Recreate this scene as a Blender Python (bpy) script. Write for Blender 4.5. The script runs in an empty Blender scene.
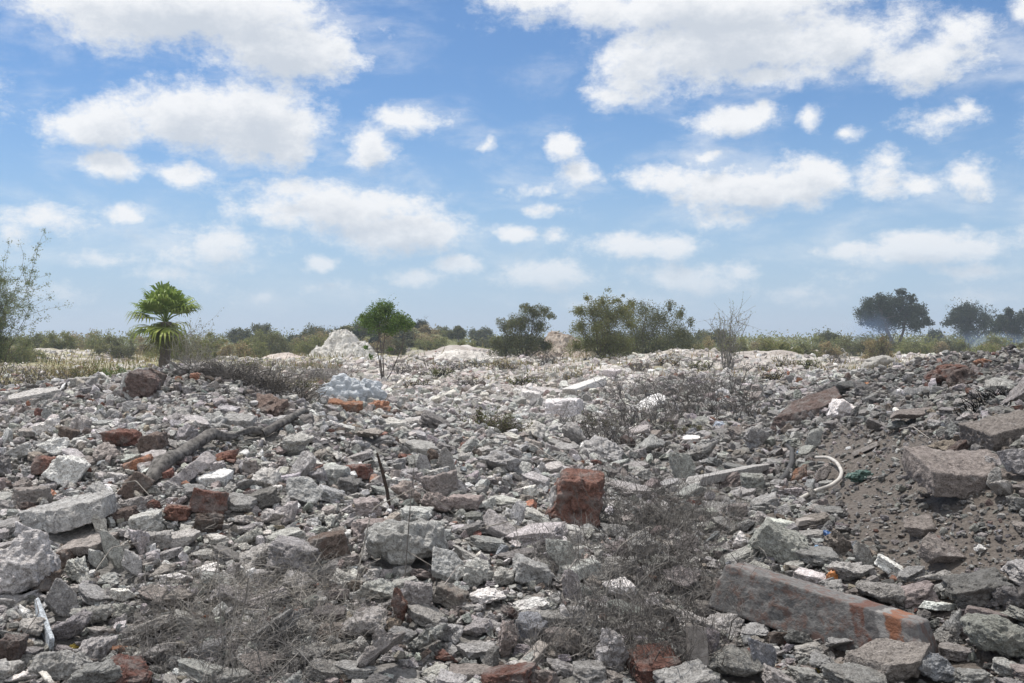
import bpy, math
import numpy as np
from mathutils import Matrix, Vector, Euler

# ------------------------------------------------------------------ camera
SC = bpy.context.scene
COL = SC.collection
F = 995.0            # focal length in pixels
CH = 1.7             # eye height
cam_d = bpy.data.cameras.new("camera")
cam_d.sensor_width = 36.0
cam_d.lens = 36.0 * F / 1024.0
cam_d.clip_start = 0.1
cam_d.clip_end = 20000
cam = bpy.data.objects.new("camera", cam_d)
COL.objects.link(cam)
cam.location = (0, 0, CH)
cam.rotation_euler = (math.radians(90), 0, 0)
SC.camera = cam

# ------------------------------------------------------------------ light
SUN_EL, SUN_AZ = 69.0, -55.0     # degrees; azimuth from +Y (view direction) towards +X
SKY_K = 0.125
sd = bpy.data.lights.new("sun", 'SUN')
sd.energy = 4.7
sd.angle = math.radians(0.6)
sd.color = (1.0, 0.95, 0.885)
sun = bpy.data.objects.new("sun", sd)
COL.objects.link(sun)
_az, _el = math.radians(SUN_AZ), math.radians(SUN_EL)
_d = Vector((math.sin(_az) * math.cos(_el), math.cos(_az) * math.cos(_el), math.sin(_el)))
sun.rotation_euler = _d.to_track_quat('Z', 'Y').to_euler()

vs = SC.view_settings
vs.view_transform = 'Standard'
vs.look = 'None'
vs.gamma = 1.0
vs.use_curve_mapping = False
vs.exposure = 0.0
SC.render.engine = 'CYCLES'
SC.cycles.use_denoising = True
SC.cycles.max_bounces = 6
SC.cycles.diffuse_bounces = 3
SC.cycles.transparent_max_bounces = 8
SC.cycles.caustics_reflective = False
SC.cycles.caustics_refractive = False
SC.cycles.sample_clamp_indirect = 6

# ------------------------------------------------------------------ sky with cumulus
W = bpy.data.worlds.new("World")
SC.world = W
W.use_nodes = True
nt = W.node_tree
nt.nodes.clear()

def N(tree, typ, **kw):
    n = tree.nodes.new(typ)
    for k, v in kw.items():
        if k == 'i':
            for kk, vv in v.items():
                n.inputs[kk].default_value = vv
        else:
            setattr(n, k, v)
    return n

def MA(tree, op, a, b=None, c=None, clamp=False):
    n = tree.nodes.new('ShaderNodeMath')
    n.operation = op
    n.use_clamp = clamp
    for i, v in enumerate((a, b, c)):
        if v is None:
            continue
        if isinstance(v, (int, float)):
            n.inputs[i].default_value = v
        else:
            tree.links.new(v, n.inputs[i])
    return n.outputs[0]

CLOUDS = [  # x, y, half width, half height, thickness  (seen from the dump, in 1/995 rad)
    (182, 10, 176, 32, 1.25), (275, 44, 92, 34, 1.2), (115, 20, 90, 26, .85), (342, 48, 30, 24, .8),
    (100, 124, 66, 24, 1.1), (190, 116, 85, 32, 1.2), (258, 122, 66, 44, 1.25), (62, 120, 26, 14, .9), (290, 140, 34, 28, 1.0),
    (108, 166, 38, 15, .95), (180, 173, 36, 12, .95), (368, 146, 30, 26, .85), (408, 118, 42, 15, .8),
    (345, 213, 100, 26, .95), (402, 234, 74, 24, 1.1), (312, 192, 66, 14, .6), (438, 232, 36, 18, 1.0), (290, 215, 50, 16, .8),
    (212, 246, 56, 24, .62), (118, 214, 24, 11, .8), (42, 216, 66, 14, .6), (102, 258, 34, 9, .65), (318, 264, 22, 9, .95),
    (15, 232, 26, 14, .6), (420, 278, 34, 9, .75), (458, 266, 24, 10, .85), (516, 235, 27, 12, .95), (557, 236, 18, 9, .6),
    (545, 274, 62, 15, .8), (486, 149, 15, 7, .55), (170, 278, 46, 14, .5), (258, 292, 26, 9, .45), (335, 288, 40, 8, .4),
    (561, 146, 20, 20, .85), (572, 172, 25, 15, .9), (545, 190, 30, 8, .4), (548, 208, 24, 7, .45),
    (700, 4, 200, 24, 1.15), (725, 42, 125, 46, 1.1), (640, 66, 52, 34, .85), (610, 94, 32, 15, .75), (835, 40, 100, 28, .9), (960, 34, 36, 22, .75),
    (925, 62, 85, 22, .95), (540, 2, 60, 14, .9), (765, 74, 80, 18, .7),
    (732, 121, 48, 16, .95), (762, 112, 16, 14, .8), (812, 120, 14, 13, .75), (852, 135, 11, 7, .55), (940, 116, 44, 13, .5), (966, 106, 14, 8, .6),
    (672, 178, 58, 17, .85), (742, 190, 76, 22, 1.05), (802, 184, 54, 25, 1.05), (706, 156, 22, 9, .7), (730, 216, 34, 14, .55),
    (884, 180, 32, 22, .75), (888, 160, 24, 12, .6), (922, 182, 24, 12, .5), (966, 178, 30, 22, .75), (640, 248, 62, 14, .7), (672, 246, 28, 15, .9),
    (684, 278, 52, 20, .72), (742, 268, 24, 9, .75), (930, 250, 98, 18, .95), (900, 244, 40, 12, .8), (972, 273, 44, 9, .6), (860, 252, 46, 12, .7), (848, 277, 26, 8, .4),
    (800, 292, 50, 9, .35), (600, 300, 60, 9, .35), (980, 296, 46, 8, .4), (40, 292, 60, 9, .35),
    (1030, 6, 22, 16, .8), (1120, 120, 90, 34, .9), (-90, 90, 90, 36, .9), (1150, 220, 110, 20, .8), (-80, 250, 90, 14, .7), (400, -90, 170, 40, .9), (850, -110, 200, 40, 1.0),
]
g = bpy.data.node_groups.new("cloud_field", 'ShaderNodeTree')
g.interface.new_socket("P", in_out='INPUT', socket_type='NodeSocketVector')
g.interface.new_socket("D", in_out='OUTPUT', socket_type='NodeSocketFloat')
gi, go = g.nodes.new('NodeGroupInput'), g.nodes.new('NodeGroupOutput')
wn = N(g, 'ShaderNodeTexNoise', noise_dimensions='3D', i={'Scale': 11.0, 'Detail': 4.0, 'Roughness': .6})
g.links.new(gi.outputs[0], wn.inputs['Vector'])
w1 = N(g, 'ShaderNodeVectorMath', operation='MULTIPLY_ADD')
g.links.new(wn.outputs['Color'], w1.inputs[0])
w1.inputs[1].default_value = (.062, .03, 0)
w1.inputs[2].default_value = (-.031, -.015, 0)
w2 = N(g, 'ShaderNodeVectorMath', operation='ADD')
g.links.new(gi.outputs[0], w2.inputs[0])
g.links.new(w1.outputs[0], w2.inputs[1])
acc = None
for (x, y, rx, ry, wt) in CLOUDS:
    az = math.atan((x - 512) / F)
    el = math.atan((341.5 - y) / F * math.cos(az))
    ra, re = rx / F * math.cos(az) ** 2 * 1.12, ry / F * 1.12
    m = N(g, 'ShaderNodeVectorMath', operation='MULTIPLY_ADD')
    g.links.new(w2.outputs[0], m.inputs[0])
    m.inputs[1].default_value = (1 / ra, 1 / re, 0)
    m.inputs[2].default_value = (-az / ra, -el / re, 0)
    l = N(g, 'ShaderNodeVectorMath', operation='LENGTH')
    g.links.new(m.outputs[0], l.inputs[0])
    f = MA(g, 'MULTIPLY_ADD', l.outputs['Value'], -wt, wt)
    if acc is None:
        acc = f
    else:
        mx = g.nodes.new('ShaderNodeMath'); mx.operation = 'SMOOTH_MAX'; mx.inputs[2].default_value = .18
        g.links.new(acc, mx.inputs[0]); g.links.new(f, mx.inputs[1])
        acc = mx.outputs[0]
sc_ = N(g, 'ShaderNodeVectorMath', operation='MULTIPLY')
g.links.new(gi.outputs[0], sc_.inputs[0])
sc_.inputs[1].default_value = (1, 1.5, 1)
n1 = N(g, 'ShaderNodeTexNoise', noise_dimensions='3D', i={'Scale': 30.0, 'Detail': 12.0, 'Roughness': .70})
g.links.new(sc_.outputs[0], n1.inputs['Vector'])
acc = MA(g, 'ADD', acc, MA(g, 'MULTIPLY_ADD', n1.outputs['Fac'], 1.7, -.84))
g.links.new(acc, go.inputs[0])

tc = N(nt, 'ShaderNodeTexCoord')
sx = N(nt, 'ShaderNodeSeparateXYZ')
nt.links.new(tc.outputs['Generated'], sx.inputs[0])
az_ = MA(nt, 'ARCTAN2', sx.outputs['X'], sx.outputs['Y'])
el_ = MA(nt, 'ARCSINE', sx.outputs['Z'])
def cloud_at(dx, dy):
    c = N(nt, 'ShaderNodeCombineXYZ')
    nt.links.new(MA(nt, 'ADD', az_, dx), c.inputs[0])
    nt.links.new(MA(nt, 'ADD', el_, dy), c.inputs[1])
    gn = nt.nodes.new('ShaderNodeGroup')
    gn.node_tree = g
    nt.links.new(c.outputs[0], gn.inputs[0])
    return gn.outputs[0]
def mrange0(v, a, b):
    n = N(nt, 'ShaderNodeMapRange', interpolation_type='SMOOTHSTEP', i={'From Min': a, 'From Max': b})
    nt.links.new(v, n.inputs['Value'])
    return n.outputs[0]
d0 = cloud_at(0, 0)
d1 = cloud_at(-.006, .020)
alpha = N(nt, 'ShaderNodeMapRange', interpolation_type='SMOOTHSTEP', i={'From Min': -.12, 'From Max': .60})
nt.links.new(d0, alpha.inputs['Value'])
# thick above -> we look at the shaded base; thin above -> sunlit top
shade = N(nt, 'ShaderNodeMapRange', interpolation_type='SMOOTHSTEP', i={'From Min': .08, 'From Max': 1.1})
nt.links.new(MA(nt, 'ADD', MA(nt, 'MULTIPLY', d1, .85), MA(nt, 'MULTIPLY', d0, .2)), shade.inputs['Value'])
cc = N(nt, 'ShaderNodeMix', data_type='RGBA')
nt.links.new(shade.outputs[0], cc.inputs['Factor'])
cc.inputs['A'].default_value = (.96, .97, .985, 1)
cc.inputs['B'].default_value = (.63, .68, .75, 1)
elfade = N(nt, 'ShaderNodeMapRange', interpolation_type='SMOOTHSTEP', i={'From Min': .0, 'From Max': .13, 'To Min': .35, 'To Max': .97})
nt.links.new(el_, elfade.inputs['Value'])
# torn thin veils round the cumulus
vn = N(nt, 'ShaderNodeTexNoise', noise_dimensions='3D', i={'Scale': 7.0, 'Detail': 8.0, 'Roughness': .62, 'Distortion': .3})
vs_ = N(nt, 'ShaderNodeCombineXYZ')
nt.links.new(az_, vs_.inputs[0]); nt.links.new(MA(nt, 'MULTIPLY', el_, 2.6), vs_.inputs[1])
nt.links.new(vs_.outputs[0], vn.inputs['Vector'])
veil = MA(nt, 'MULTIPLY', mrange0(vn.outputs['Fac'], .44, .74), mrange0(d0, -1.1, .1))
alpha_ = MA(nt, 'MAXIMUM', alpha.outputs[0], MA(nt, 'MULTIPLY', veil, .62))
a2 = MA(nt, 'MULTIPLY', alpha_, elfade.outputs[0])
sky = N(nt, 'ShaderNodeTexSky', sky_type='NISHITA', sun_disc=False)
sky.sun_elevation = math.radians(SUN_EL)
sky.sun_rotation = math.radians(SUN_AZ)
sky.air_density = 1.0
sky.dust_density = .1
sky.ozone_density = 3.0
tint = N(nt, 'ShaderNodeMix', data_type='RGBA', blend_type='MULTIPLY', i={'Factor': 1.0})
nt.links.new(sky.outputs[0], tint.inputs['A'])
tint.inputs['B'].default_value = (.59, .775, .94, 1)
hz = N(nt, 'ShaderNodeMapRange', interpolation_type='SMOOTHERSTEP', i={'From Min': .27, 'From Max': -.08, 'To Min': 0.0, 'To Max': 1.0})
nt.links.new(el_, hz.inputs['Value'])
hmix = N(nt, 'ShaderNodeMix', data_type='RGBA')
nt.links.new(hz.outputs[0], hmix.inputs['Factor'])
nt.links.new(tint.outputs['Result'], hmix.inputs['A'])
hmix.inputs['B'].default_value = (.44 / SKY_K, .585 / SKY_K, .765 / SKY_K, 1)
# unseen cloud added overhead and behind, for whiter and stronger fill light
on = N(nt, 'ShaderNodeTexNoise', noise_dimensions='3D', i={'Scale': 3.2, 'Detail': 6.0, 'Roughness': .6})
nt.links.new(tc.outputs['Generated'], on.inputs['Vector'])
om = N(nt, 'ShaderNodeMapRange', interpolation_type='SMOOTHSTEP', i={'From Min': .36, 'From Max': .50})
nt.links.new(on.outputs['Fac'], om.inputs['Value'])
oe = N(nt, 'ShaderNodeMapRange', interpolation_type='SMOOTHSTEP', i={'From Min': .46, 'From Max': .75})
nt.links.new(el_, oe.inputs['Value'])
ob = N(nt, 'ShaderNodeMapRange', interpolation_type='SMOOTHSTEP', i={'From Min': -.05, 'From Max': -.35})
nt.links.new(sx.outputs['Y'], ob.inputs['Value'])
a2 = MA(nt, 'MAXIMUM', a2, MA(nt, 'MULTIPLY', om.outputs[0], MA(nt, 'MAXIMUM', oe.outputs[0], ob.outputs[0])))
bg1 = N(nt, 'ShaderNodeBackground', i={'Strength': SKY_K})
nt.links.new(hmix.outputs['Result'], bg1.inputs[0])
bg2 = N(nt, 'ShaderNodeBackground', i={'Strength': 1.0})
nt.links.new(cc.outputs['Result'], bg2.inputs[0])
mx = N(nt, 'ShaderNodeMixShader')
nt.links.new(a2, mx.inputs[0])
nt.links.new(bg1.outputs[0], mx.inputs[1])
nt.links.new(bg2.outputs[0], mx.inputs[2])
wo = N(nt, 'ShaderNodeOutputWorld')
nt.links.new(mx.outputs[0], wo.inputs['Surface'])
W.cycles.sampling_method = 'MANUAL'
W.cycles.sample_map_resolution = 512
# ------------------------------------------------------------------ numeric helpers
RNG = np.random.default_rng(7)

def _hash(ix, iy, iz, seed):
    h = (ix.astype(np.int64) * 374761393 + iy.astype(np.int64) * 668265263 + iz.astype(np.int64) * 1440662683 + seed * 974634777) & 0xffffffff
    h = ((h ^ (h >> 13)) * 1274126177) & 0xffffffff
    h = ((h ^ (h >> 16)) * 2246822519) & 0xffffffff
    h = h ^ (h >> 15)
    return h.astype(np.float64) / 2147483647.5 - 1.0

def vnoise(p, seed=0):
    p = np.asarray(p, float)
    i = np.floor(p).astype(np.int64)
    f = p - i
    f = f * f * f * (f * (f * 6 - 15) + 10)
    x0, y0, z0 = i[..., 0], i[..., 1], i[..., 2]
    fx, fy, fz = f[..., 0], f[..., 1], f[..., 2]
    def h(a, b, c):
        return _hash(x0 + a, y0 + b, z0 + c, seed)
    c00 = h(0, 0, 0) * (1 - fx) + h(1, 0, 0) * fx
    c10 = h(0, 1, 0) * (1 - fx) + h(1, 1, 0) * fx
    c01 = h(0, 0, 1) * (1 - fx) + h(1, 0, 1) * fx
    c11 = h(0, 1, 1) * (1 - fx) + h(1, 1, 1) * fx
    return (c00 * (1 - fy) + c10 * fy) * (1 - fz) + (c01 * (1 - fy) + c11 * fy) * fz

def fbm(p, seed=0, oct=4, gain=.5, lac=2.03):
    p = np.asarray(p, float)
    s, a, t = 0, 1.0, 0
    for k in range(oct):
        s = s + a * vnoise(p * lac ** k + k * 17.3, seed + k)
        t += a
        a *= gain
    return s / t

def fbm2(x, y, scale, seed, oct=3):
    return fbm(np.stack([x / scale, y / scale, np.zeros_like(x) + .37], -1), seed, oct)

def sstep(a, b, x):
    t = np.clip((x - a) / (b - a), 0, 1)
    return t * t * (3 - 2 * t)

# ------------------------------------------------------------------ terrain
TU = (np.array([-180, 0, 100, 190, 270, 340, 430, 512, 640, 768, 850, 930, 1024, 1200]) - 512) / F
TD = np.array([2.5, 4.5, 5.5, 6.5, 8, 9.5, 11, 13, 16, 20, 26, 35, 50, 80])
TZ = np.array([
    # 2.5  4.5  5.5  6.5   8    9.5   11   13   16   20   26   35   50   80
    [.00, .16, .38, .58, .80, .95, 1.02, .80, .30, .05, .00, .00, .00, .00],   # -180
    [.00, .16, .40, .63, .90, 1.08, 1.16, .96, .45, .10, .00, .00, .00, .00],  # 0
    [.00, .16, .42, .67, .97, 1.18, 1.31, 1.14, .60, .20, .05, .00, .00, .00],  # 100
    [.00, .16, .43, .70, 1.03, 1.28, 1.46, 1.36, .90, .40, .10, .00, .00, .00],  # 190
    [.00, .15, .41, .66, .94, 1.13, 1.22, 1.12, .78, .42, .15, .05, .05, .05],  # 270
    [.00, .15, .39, .60, .82, .94, .95, .86, .65, .40, .20, .10, .10, .15],   # 340
    [.00, .15, .37, .55, .72, .78, .75, .66, .50, .35, .22, .15, .20, .30],   # 430
    [.00, .15, .35, .50, .60, .61, .54, .45, .36, .28, .24, .20, .25, .35],   # 512
    [.00, .15, .30, .39, .38, .29, .19, .09, .07, .14, .30, .35, .35, .35],   # 640
    [.00, .15, .30, .39, .36, .25, .12, .06, .10, .30, .48, .50, .40, .30],   # 768
    [.00, .15, .32, .42, .45, .47, .52, .62, .78, .92, .85, .60, .35, .25],   # 850
    [.00, .17, .41, .63, .90, 1.09, 1.23, 1.36, 1.43, 1.36, 1.0, .60, .35, .25],   # 930
    [.05, .27, .65, 1.0, 1.28, 1.42, 1.50, 1.54, 1.55, 1.43, 1.0, .60, .35, .20],   # 1024
    [.08, .36, .80, 1.16, 1.42, 1.54, 1.60, 1.62, 1.60, 1.45, 1.0, .60, .30, .20],  # 1200
])
_nu, _nd = 241, 241
_gu = np.linspace(TU[0], TU[-1], _nu)
_gl = np.linspace(math.log(TD[0]), math.log(TD[-1]), _nd)
_t1 = np.stack([np.interp(_gl, np.log(TD), r) for r in TZ])
_tab = np.stack([np.interp(_gu, TU, _t1[:, j]) for j in range(_nd)], 1)
def _blur(a, s, ax):
    k = np.exp(-.5 * (np.arange(-3 * s, 3 * s + 1) / s) ** 2)
    k /= k.sum()
    pad = [(0, 0), (0, 0)]
    pad[ax] = (3 * s, 3 * s)
    b = np.pad(a, pad, mode='edge')
    return np.apply_along_axis(lambda v: np.convolve(v, k, 'valid'), ax, b)
_tab = _blur(_blur(_tab, 5, 0), 3, 1)

def cell(x, y, s, seed):
    return fbm2(x, y, s, seed, 2)

MOUNDS = [  # px, depth, height, half width px, half depth m
    (395, 130, 2.8, 60, 14.0), (350, 135, 1.8, 60, 14.0), (460, 75, 1.0, 46, 5.0),
    (690, 58, .55, 60, 5.0), (600, 48, .5, 40, 3.5), (770, 66, .8, 50, 4.0), (520, 58, .35, 40, 3.5), (240, 66, .5, 90, 6.0), (60, 84, .9, 80, 6.0), (410, 52, .35, 34, 3.0)
]

def hgt(x, y):
    x = np.asarray(x, float); y = np.asarray(y, float)
    yy = np.clip(y, 2.5, 80)
    u = np.clip(x / np.maximum(y, 2.5), _gu[0], _gu[-1])
    fu = (u - _gu[0]) / (_gu[1] - _gu[0])
    fl = (np.log(yy) - _gl[0]) / (_gl[1] - _gl[0])
    iu = np.clip(fu.astype(int), 0, _nu - 2); il = np.clip(fl.astype(int), 0, _nd - 2)
    a, b = fu - iu, fl - il
    z = (_tab[iu, il] * (1 - a) + _tab[iu + 1, il] * a) * (1 - b) + (_tab[iu, il + 1] * (1 - a) + _tab[iu + 1, il + 1] * a) * b
    z = z * (1 - sstep(90, 400, y))
    near = 1 - sstep(26, 60, y)
    z = z + near * (.085 * fbm2(x, y, 1.3, 3) + .05 * fbm2(x, y, .40, 5) + .014 * fbm2(x, y, .09, 9, 2))
    mid = sstep(20, 45, y) * (1 - sstep(140, 400, y))
    z = z + mid * (.50 * np.maximum(0, fbm2(x, y, 6.0, 11) + .05) + .22 * fbm2(x, y, 2.2, 12) + .05 * fbm2(x, y, .6, 13, 2))
    z = z + sstep(140, 400, y) * .4 * fbm2(x, y, 40, 14)
    for (px, d, h, wpx, dd) in MOUNDS:
        cx = (px - 512) / F * d
        w = wpx / F * d
        q = ((x - cx) / w) ** 2 + ((y - d) / dd) ** 2
        z = z + h * np.exp(-q * .9) * (1 + .28 * fbm2(x, y, 1.6, 21))
    return z

# ------------------------------------------------------------------ mesh helpers
def mesh_from(name, V, faces=None, tris=None, quads=None, smooth=False, tint=None):
    me = bpy.data.meshes.new(name)
    V = np.ascontiguousarray(V, np.float32)
    me.vertices.add(len(V))
    me.vertices.foreach_set("co", V.ravel())
    loops, sizes = [], []
    if tris is not None and len(tris):
        loops.append(np.asarray(tris, np.int32).ravel()); sizes.append(np.full(len(tris), 3, np.int32))
    if quads is not None and len(quads):
        loops.append(np.asarray(quads, np.int32).ravel()); sizes.append(np.full(len(quads), 4, np.int32))
    L = np.concatenate(loops); S = np.concatenate(sizes)
    me.loops.add(len(L)); me.loops.foreach_set("vertex_index", L)
    me.polygons.add(len(S))
    st = np.concatenate([[0], np.cumsum(S)[:-1]]).astype(np.int32)
    me.polygons.foreach_set("loop_start", st)
    me.polygons.foreach_set("use_smooth", np.full(len(S), bool(smooth)))
    if tint is not None:
        at = me.color_attributes.new("tint", 'FLOAT_COLOR', 'POINT')
        c = np.ones((len(V), 4), np.float32); c[:, :3] = tint
        at.data.foreach_set("color", c.ravel())
    me.update(calc_edges=True)
    me.validate(clean_customdata=False)
    return me

def link(name, me, mat=None, parent=None, loc=None, mtx=None, color=None):
    o = bpy.data.objects.new(name, me)
    COL.objects.link(o)
    if mat is not None and me is not None and len(me.materials) == 0:
        me.materials.append(mat)
    if parent is not None:
        o.parent = parent
    if loc is not None:
        o.location = loc
    if mtx is not None:
        o.matrix_world = mtx
    if color is not None:
        o.color = (*color, 1)
    return o

def tag(o, label=None, cat=None, group=None, kind=None):
    if label: o['label'] = label
    if cat: o['category'] = cat
    if group: o['group'] = group
    if kind or cat: o['kind'] = kind or 'thing'
    return o

def empty(name, loc, rz=0):
    o = bpy.data.objects.new(name, None)
    COL.objects.link(o)
    o.location = loc
    o.rotation_euler = (0, 0, rz)
    return o

def tubes_arrays(P, R, sides=3):
    """P (n,k,3) polylines, R (n,k) radii -> vertices, quads"""
    P = np.asarray(P, float); R = np.asarray(R, float)
    n, k, _ = P.shape
    T = np.gradient(P, axis=1)
    T /= np.linalg.norm(T, axis=2, keepdims=True) + 1e-9
    ref = np.where(np.abs(T[..., 2:3]) < .9, np.array([0, 0, 1.0]), np.array([1.0, 0, 0]))
    A = np.cross(T, ref); A /= np.linalg.norm(A, axis=2, keepdims=True) + 1e-9
    B = np.cross(T, A)
    ang = np.arange(sides) / sides * 2 * np.pi
    ring = A[:, :, None, :] * np.cos(ang)[None, None, :, None] + B[:, :, None, :] * np.sin(ang)[None, None, :, None]
    V = (P[:, :, None, :] + ring * R[:, :, None, None]).reshape(-1, 3)
    base = (np.arange(n) * k * sides)[:, None, None] + (np.arange(k - 1) * sides)[None, :, None]
    j = np.arange(sides)[None, None, :]; j2 = (np.arange(sides) + 1) % sides
    j2 = j2[None, None, :]
    Q = np.stack([base + j, base + j2, base + sides + j2, base + sides + j], -1).reshape(-1, 4)
    return V, Q

class MB:
    def __init__(self):
        self.V, self.T, self.Q, self.C, self.n = [], [], [], [], 0
    def add(self, V, tris=None, quads=None, tint=None):
        V = np.asarray(V, float).reshape(-1, 3)
        if tris is not None: self.T.append(np.asarray(tris) + self.n)
        if quads is not None: self.Q.append(np.asarray(quads) + self.n)
        self.V.append(V); self.n += len(V)
        if tint is not None:
            self.C.append(np.broadcast_to(np.asarray(tint, float), (len(V), 3)))
        return self
    def tubes(self, P, R, sides=3, tint=None):
        V, Q = tubes_arrays(P, R, sides)
        return self.add(V, quads=Q, tint=tint)
    def mesh(self, name, smooth=False):
        T = np.concatenate(self.T) if self.T else None
        Q = np.concatenate(self.Q) if self.Q else None
        C = np.concatenate(self.C) if self.C else None
        return mesh_from(name, np.concatenate(self.V), tris=T, quads=Q, smooth=smooth, tint=C)

# icospheres
def ico(sub):
    t = (1 + 5 ** .5) / 2
    V = [(-1, t, 0), (1, t, 0), (-1, -t, 0), (1, -t, 0), (0, -1, t), (0, 1, t), (0, -1, -t), (0, 1, -t), (t, 0, -1), (t, 0, 1), (-t, 0, -1), (-t, 0, 1)]
    V = [np.array(v) / np.linalg.norm(v) for v in V]
    T = [(0, 11, 5), (0, 5, 1), (0, 1, 7), (0, 7, 10), (0, 10, 11), (1, 5, 9), (5, 11, 4), (11, 10, 2), (10, 7, 6), (7, 1, 8), (3, 9, 4), (3, 4, 2), (3, 2, 6), (3, 6, 8), (3, 8, 9), (4, 9, 5), (2, 4, 11), (6, 2, 10), (8, 6, 7), (9, 8, 1)]
    for _ in range(sub):
        cache, NT = {}, []
        def mid(a, b):
            k = (min(a, b), max(a, b))
            if k not in cache:
                m = V[a] + V[b]
                V.append(m / np.linalg.norm(m)); cache[k] = len(V) - 1
            return cache[k]
        for a, b, c in T:
            x, y, z = mid(a, b), mid(b, c), mid(c, a)
            NT += [(a, x, z), (b, y, x), (c, z, y), (x, y, z)]
        T = NT
    return np.array(V), np.array(T, np.int32)
ICO = [ico(s) for s in range(6)]

def unit(v):
    return v / (np.linalg.norm(v, axis=-1, keepdims=True) + 1e-9)

def rock_shape(rng, style, sub, soft=None):
    """unit-box rock: intersection of half spaces seen from its middle"""
    D, T = ICO[sub]
    if style == 'c':      # angular broken chunk
        n = unit(rng.normal(size=(rng.integers(9, 15), 3)))
        d = rng.uniform(.55, 1, len(n)); k = 26
    elif style == 'r':    # rounded lump
        n = unit(rng.normal(size=(24, 3))); d = rng.uniform(.82, 1, len(n)); k = 9
    elif style == 's':    # slab
        m = rng.integers(5, 8)
        a = (np.arange(m) + rng.uniform(-.3, .3, m)) / m * 2 * np.pi
        n = np.stack([np.cos(a), np.sin(a), rng.uniform(-.22, .22, m)], 1)
        n = np.concatenate([n, [[rng.normal(0, .05), rng.normal(0, .05), 1], [rng.normal(0, .08), rng.normal(0, .08), -1]], unit(rng.normal(size=(2, 3)))])
        n = unit(n)
        d = np.concatenate([rng.uniform(.6, 1, m), [.72, .72], rng.uniform(1.0, 1.2, 2)]); k = 34
    elif style == 'x':    # plain squared beam
        n = unit(np.array([[1, 0, .12], [-1, 0, .05], [0, 1, 0], [0, -1, .02], [0, 0, 1], [0, 0, -1]], float))
        d = np.full(6, .72); k = 44
    else:                 # 'b' broken block / bar
        n = np.array([[1, 0, 0], [-1, 0, 0], [0, 1, 0], [0, -1, 0], [0, 0, 1], [0, 0, -1]], float)
        n = unit(n + rng.normal(0, .07, n.shape))
        n = np.concatenate([n, unit(rng.normal(size=(3, 3)))])
        d = np.concatenate([[.72] * 6, rng.uniform(.88, 1.12, 3)]); k = 34
    if soft: k = soft
    q = np.maximum(D @ n.T / d, 0)
    r = (q ** k).sum(1) ** (-1.0 / k)
    P = D * r[:, None]
    lo, hi = P.min(0), P.max(0)
    return (P - (lo + hi) / 2) / (hi - lo), T, D

def rock_mesh(name, rng, style, dims, sub=4, rough=1.0, smooth=True):
    P, T, D = rock_shape(rng, style, sub)
    P = P * np.asarray(dims)
    s = float(np.min(dims)); m = float(np.max(dims))
    so = rng.integers(0, 9999)
    # broken faces: coarse lumps, fine grit and chipped edges
    if style in 'cr':
        P = P * (1 + .20 * fbm(D * 1.3, so + 7, 2) * rough)[:, None]
    a = .5 * (s + m)
    disp = .14 * s * fbm(P / (.50 * a), so, 3) + .12 * s * (.35 - np.abs(fbm(P / (.26 * a), so + 40, 3, .6))) + .06 * s * fbm(P / (.09 * a), so + 60, 2, .6)
    pits = np.minimum(0, fbm(P / (.2 * s + .02), so + 80, 2) + .22)
    disp = disp + .22 * s * pits
    nrm = unit(P / np.asarray(dims))
    P = P + unit(nrm / np.asarray(dims)) * (disp * rough)[:, None]
    return mesh_from(name, P, tris=T, smooth=smooth)

# ------------------------------------------------------------------ materials
def new_mat(name):
    m = bpy.data.materials.new(name)
    m.use_nodes = True
    t = m.node_tree
    t.nodes.clear()
    o = t.nodes.new('ShaderNodeOutputMaterial')
    b = t.nodes.new('ShaderNodeBsdfPrincipled')
    t.links.new(b.outputs[0], o.inputs['Surface'])
    b.inputs['Specular IOR Level'].default_value = .25
    return m, t, b, o

def mixc(t, fac, a, b, mode='MIX'):
    n = t.nodes.new('ShaderNodeMix'); n.data_type = 'RGBA'; n.blend_type = mode
    for s, v in (('Factor', fac), ('A', a), ('B', b)):
        if isinstance(v, (int, float)): n.inputs[s].default_value = v
        elif isinstance(v, tuple): n.inputs[s].default_value = (*v, 1)
        else: t.links.new(v, n.inputs[s])
    return n.outputs['Result']

def noise(t, vec, scale, detail=4, rough=.55, out='Fac', dist=0):
    n = t.nodes.new('ShaderNodeTexNoise')
    n.inputs['Scale'].default_value = scale; n.inputs['Detail'].default_value = detail; n.inputs['Roughness'].default_value = rough
    n.inputs['Distortion'].default_value = dist
    if vec is not None: t.links.new(vec, n.inputs['Vector'])
    return n.outputs[out]

def mrange(t, v, a, b, c=0., d=1., smooth=True):
    n = t.nodes.new('ShaderNodeMapRange')
    if smooth: n.interpolation_type = 'SMOOTHSTEP'
    n.inputs['From Min'].default_value = a; n.inputs['From Max'].default_value = b
    n.inputs['To Min'].default_value = c; n.inputs['To Max'].default_value = d
    t.links.new(v, n.inputs['Value'])
    return n.outputs[0]

def bump(t, b, h, strength, dist):
    n = t.nodes.new('ShaderNodeBump')
    n.inputs['Strength'].default_value = strength; n.inputs['Distance'].default_value = dist
    t.links.new(h, n.inputs['Height'])
    t.links.new(n.outputs[0], b.inputs['Normal'])

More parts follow.
